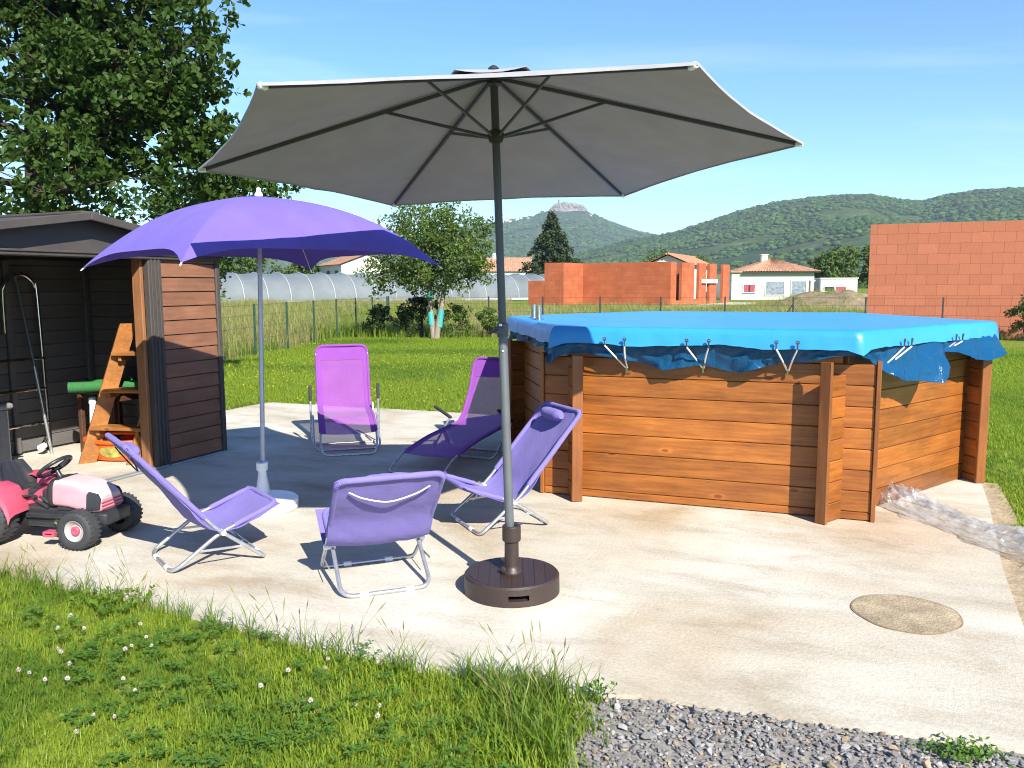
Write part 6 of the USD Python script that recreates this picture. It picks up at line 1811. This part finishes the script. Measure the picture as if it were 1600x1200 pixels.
# lawn beyond and beside the patio
N = 130000
x = r_.uniform(-9, 12, N); y = np.where(r_.uniform(0, 1, N) < 0.55, r_.uniform(2.5, 14, N), r_.uniform(10, 26, N))
ok = ~inside(SLAB.buffer(0.02), x, y) & ~inside(GRAVEL, x, y) & ~inside(SOILSTRIP, x, y) & ~inside(POOLP, x, y) & ~wild(x, y)
ok &= (np.abs(x) < 0.70 * y + 0.6) & ~((x < 0.6) & (y < 6.5)) & ~((x > 1.0) & (y > 9) & (x < 0.55 * y) & (r_.uniform(0, 1, N) < 0.5))
x, y = x[ok], y[ok]
s = (1.0 + 0.5 * meshkit.noise(np.stack([x * 0.8, y * 0.8, 0 * x], -1))) * np.clip(0.9 + (y - 8) * 0.035, 0.9, 1.6)
nz = meshkit.noise(np.stack([x * 0.55, y * 0.55, 0 * x + 3], -1))
pick = np.where(nz + r_.normal(0, 0.15, len(x)) > 0.66, 1, 0)
instancer("far_lawn_grass", [("lawn_tuft", tuft(6, 13, 0.03, 0.065, 0.045, 0.0032, 0.7, 0.6)), ("dark_lawn_tuft", tuft(7, 12, 0.03, 0.07, 0.045, 0.0032, 0.7, 0.6))], [GRASS, GRASS2],
          np.stack([x, y, np.full_like(x, -0.028)], 1), r_.uniform(0, 2 * PI, len(x)), s, pick)
# tall unmown grass beyond the fences
N = 60000
yy = np.sqrt(r_.uniform(14 ** 2, 72 ** 2, N)); xx = r_.uniform(-0.46, 0.66, N) * yy
ok = wild(xx, yy) & ~((xx > 10.6) & (xx < 22) & (yy > 25.9 - (xx - 10.98) * 0.42) & (yy < 38))
inM = ((xx - 4.5) * 0.838 + (yy - 60.5) * -0.545)
ok &= ~((yy > 58) & (xx > 0) & (xx < 30))
ok &= r_.uniform(0, 1, N) < np.where(yy < 34, 1.0, 0.75)
xx, yy = xx[ok], yy[ok]
zz = np.full_like(xx, -0.1)
md = ((xx - MND[0]) / MND[2]) ** 2 + ((yy - MND[1]) / MND[3]) ** 2
zz = np.where(md < 1, MND[4] * np.clip(1 - md, 0, 1) ** 1.4 * 0.95 - 0.1, zz)
keepm = ~((md < 0.25) & (r_.uniform(0, 1, len(xx)) < 0.55))
xx, yy, zz = xx[keepm], yy[keepm], zz[keepm]
s = r_.uniform(0.55, 1.15, len(xx)) * np.where(xx < -4, 1.0, 0.85) * (0.6 + 0.7 * meshkit.noise(np.stack([xx * 0.35, yy * 0.35, 0 * xx], -1)))
pick = np.where(meshkit.noise(np.stack([xx * 0.4, yy * 0.4, 0 * xx + 5], -1)) + r_.normal(0, 0.2, len(xx)) > 0.48, 0, r_.integers(1, 3, len(xx)))
instancer("tall_grass", [("dry_clump", tuft(8, 16, 0.35, 0.85, 0.10, 0.0050, 0.35, 0.35)), ("green_clump", tuft(9, 16, 0.3, 0.7, 0.10, 0.0060, 0.5, 0.4)), ("weed_clump", tuft(10, 16, 0.25, 0.6, 0.12, 0.0075, 0.7, 0.7))],
          [DRYGRASS, GRASS, GRASS2], np.stack([xx, yy, zz], 1), r_.uniform(0, 2 * PI, len(xx)), s, pick)
# long blades and seed stalks along the slab's near edge
pts = []
for (x0, y0), (x1, y1), k in (((-2.95, 4.60), (-2.03, 4.20), 30), ((-2.03, 4.20), (-1.5, 3.92), 22), ((-1.5, 3.92), (-0.94, 3.60), 26), ((-0.94, 3.60), (-0.2, 3.3), 26), ((-0.2, 3.3), (0.22, 3.12), 60)):
    for _ in range(k):
        t = r_.uniform(0, 1)
        pts.append((x0 + (x1 - x0) * t + r_.normal() * 0.03, y0 + (y1 - y0) * t - abs(r_.normal()) * 0.05, -0.02))
for _ in range(70):
    pts.append((0.10 + r_.normal() * 0.10, 2.9 + r_.normal() * 0.2, -0.02))
pts = np.array(pts)
ok = ~inside(SLAB, pts[:, 0], pts[:, 1])
pts = pts[ok]
instancer("edge_grass", [("long_blades", tuft(14, 7, 0.08, 0.19, 0.016, 0.0022, 0.45, 0.5)), ("seed_stalks", stalks(15, 3, 0.14, 0.30, 0.02))], [GRASS2, DRYGRASS], pts, r_.uniform(0, 2 * PI, len(pts)), r_.uniform(0.6, 1.15, len(pts)),
          np.where(r_.uniform(0, 1, len(pts)) < 0.16, 1, 0))
# clover patches
def clover(seed):
    r = np.random.default_rng(seed)
    mb = MB()
    for i in range(9):
        c = np.array([r.normal() * 0.035, r.normal() * 0.035, r.uniform(0.025, 0.055)])
        a0 = r.uniform(0, 2 * PI)
        for k in range(3):
            a = a0 + k * 2 * PI / 3
            d = np.array([math.cos(a), math.sin(a), 0.15 + r.normal() * 0.15]); s = np.array([-d[1], d[0], 0])
            mb.add(np.array([c, c + d * 0.008 + s * 0.006, c + d * 0.015, c + d * 0.008 - s * 0.006]), np.array([[0, 1, 2], [0, 2, 3]]))
    return mb
cc = [(-1.55, 3.75), (-1.35, 3.62), (-1.2, 3.7), (-1.75, 3.55), (-1.6, 3.45), (-1.9, 3.3), (-0.85, 2.75), (-1.0, 2.72), (-0.75, 2.95), (-0.35, 2.85), (-1.2, 3.15), (-2.0, 3.6), (-0.6, 3.3), (-1.45, 3.0), (-2.2, 3.9), (0.0, 3.2), (-0.2, 2.7)]
pp = np.array([(a + r_.normal() * 0.17, b + r_.normal() * 0.12, -0.02) for a, b in cc for _ in range(11)])
pp = pp[~inside(SLAB, pp[:, 0], pp[:, 1])]
instancer("clover_leaves", [("clover_spray", clover(1)), ("clover_spray_loose", clover(2))], [CLOVER, CLOVER], pp, r_.uniform(0, 2 * PI, len(pp)), r_.uniform(0.8, 1.4, len(pp)), r_.integers(0, 2, len(pp)))
# white clover heads, each a flower of its own
def flower_parts(t):
    r = np.random.default_rng(5)
    obj("stem", MB().tube([(0.01, 0, 0), (0, 0, 0.06)], 0.0011, 4, cap=False), GRASS2, t)
    mb = MB()
    for k in range(34):
        z = 1 - 2 * (k + 0.5) / 34 * 0.82; a = k * 2.4
        d = np.array([math.sqrt(1 - z * z) * math.cos(a), math.sqrt(1 - z * z) * math.sin(a), z])
        sd = np.cross(d, [0.3, 0.2, 1.0]); sd /= np.linalg.norm(sd)
        c = np.array([0, 0, 0.066])
        mb.add(np.array([c + d * 0.002, c + d * 0.008 + sd * 0.0022, c + d * 0.0125 + [0, 0, 0.002], c + d * 0.008 - sd * 0.0022]), np.array([[0, 1, 2], [0, 2, 3]]))
    obj("flower_head", mb, PETAL, t)
FLW = [(-2.106, 3.833), (-2.102, 3.712), (-2.056, 3.633), (-1.989, 3.503), (-1.944, 3.444), (-1.984, 3.718), (-1.684, 3.54), (-1.655, 3.621), (-1.593, 3.532), (-1.853, 3.338), (-2.027, 3.275), (-1.984, 3.275), (-1.884, 3.211), (-1.571, 3.214), (-1.488, 3.132), (-1.557, 2.942), (-1.472, 2.927), (-1.551, 2.81), (-1.738, 3.753), (-0.993, 3.133), (-0.92, 3.265), (-0.768, 3.013), (-0.597, 3.001), (-0.504, 2.995), (-0.778, 3.31), (-0.785, 3.389), (-0.581, 3.4), (-1.787, 3.199), (-1.682, 3.474), (-0.495, 2.891)]
fl0 = thing("clover_flower", "white clover flower head standing in the near lawn", "flower", (FLW[0][0], FLW[0][1], -0.022), 0.0, "white clover flowers in the near lawn")
flower_parts(fl0)
for i, (x, y) in enumerate(FLW[1:]):
    dup(fl0, (x, y, -0.022), i * 0.9, "white clover flower head standing in the near lawn", scale=(r_.uniform(0.62, 0.95),) * 3)
# buttercups dotted over the far lawn
N = 1100
x = r_.uniform(-6, 3.0, N); y = r_.uniform(11, 24.5, N)
ok = (~wild(x, y)) & ~inside(SLAB, x, y) & (meshkit.noise(np.stack([x * 0.5, y * 0.35, 0 * x + 2], -1)) > 0.5)
x, y = x[ok], y[ok]
m_ = trimesh.creation.icosphere(subdivisions=1, radius=0.010)
instancer("buttercups", [("petal_cup", (np.array(m_.vertices) * [1, 1, 0.6] + [0, 0, 0.075], np.array(m_.faces)))], [YELLOW], np.stack([x, y, np.full_like(x, -0.02)], 1), 0 * x, r_.uniform(0.7, 1.2, len(x)), np.zeros(len(x), int))

# gravel
def stone(seed):
    r = np.random.default_rng(seed)
    p = r.normal(size=(13, 3)); p /= np.linalg.norm(p, axis=1, keepdims=True)
    p *= r.uniform(0.75, 1.1, (13, 1)) * [1.0, 0.75, 0.42]
    h = trimesh.convex.convex_hull(p)
    return (np.array(h.vertices), np.array(h.faces))
N = 17000
x = r_.uniform(-0.1, 3.0, N); y = r_.uniform(1.7, 3.2, N)
gx = GRAVEL.buffer(-0.004)
ok = inside(gx, x, y)
x, y = x[ok], y[ok]
s = r_.gamma(2.6, 0.0026, len(x)) + 0.0030
s = np.minimum(s, 0.032)
pk = r_.choice(8, len(x), p=[0.2, 0.18, 0.18, 0.13, 0.13, 0.1, 0.05, 0.03])
instancer("gravel", [("chip_%s" % w, stone(200 + k)) for k, w in enumerate(("blunt", "flat", "long", "dark", "dark_flat", "dark_long", "ochre", "ochre_flat"))], [STONES[0]] * 3 + [STONES[1]] * 3 + [STONES[2]] * 2,
          np.stack([x, y, -0.016 + s * r_.uniform(0.05, 0.6, len(x))], 1), r_.uniform(0, 2 * PI, len(x)), s, pk, tilt=(r_.normal(0, 0.35, len(x)), r_.normal(0, 0.35, len(x))))
# weeds rooted at the gravel edge
def weed(name, label, loc, n, rad, ls, seed, m=CLOVER, h=0.05):
    r = np.random.default_rng(seed)
    t = thing(name, label, "plant", loc)
    q = r.normal(size=(n, 3)) * [rad, rad * 0.6, h * 0.4] + [0, 0, h]
    q[:, 2] = np.abs(q[:, 2]) + 0.004
    obj("leaves", MB().add(*leaf_mesh(q, ls, seed + 1, up=0.8)), m, t)
    mb = MB()
    for k in range(0, n, 6):
        mb.tube([(q[k][0] * 0.2, q[k][1] * 0.2, -0.01), q[k] * [0.7, 0.7, 0.6], q[k]], 0.0012, 3, cap=False)
    obj("stems", mb, GRASS2, t)
weed("weed_plant", "leafy weed growing at the corner where lawn, slab and gravel meet", (0.325, 3.09, -0.015), 60, 0.035, 0.022, 301, h=0.05)
weed("weed_plant", "spreading green weed on the gravel at the lower right slab edge", (1.545, 2.70, -0.015), 170, 0.06, 0.024, 303, h=0.022)
weed("weed_plant", "broad-leaved weed in the grass at the left end of the slab edge", (-2.05, 4.12, -0.02), 120, 0.12, 0.035, 305, GRASS2, h=0.045)
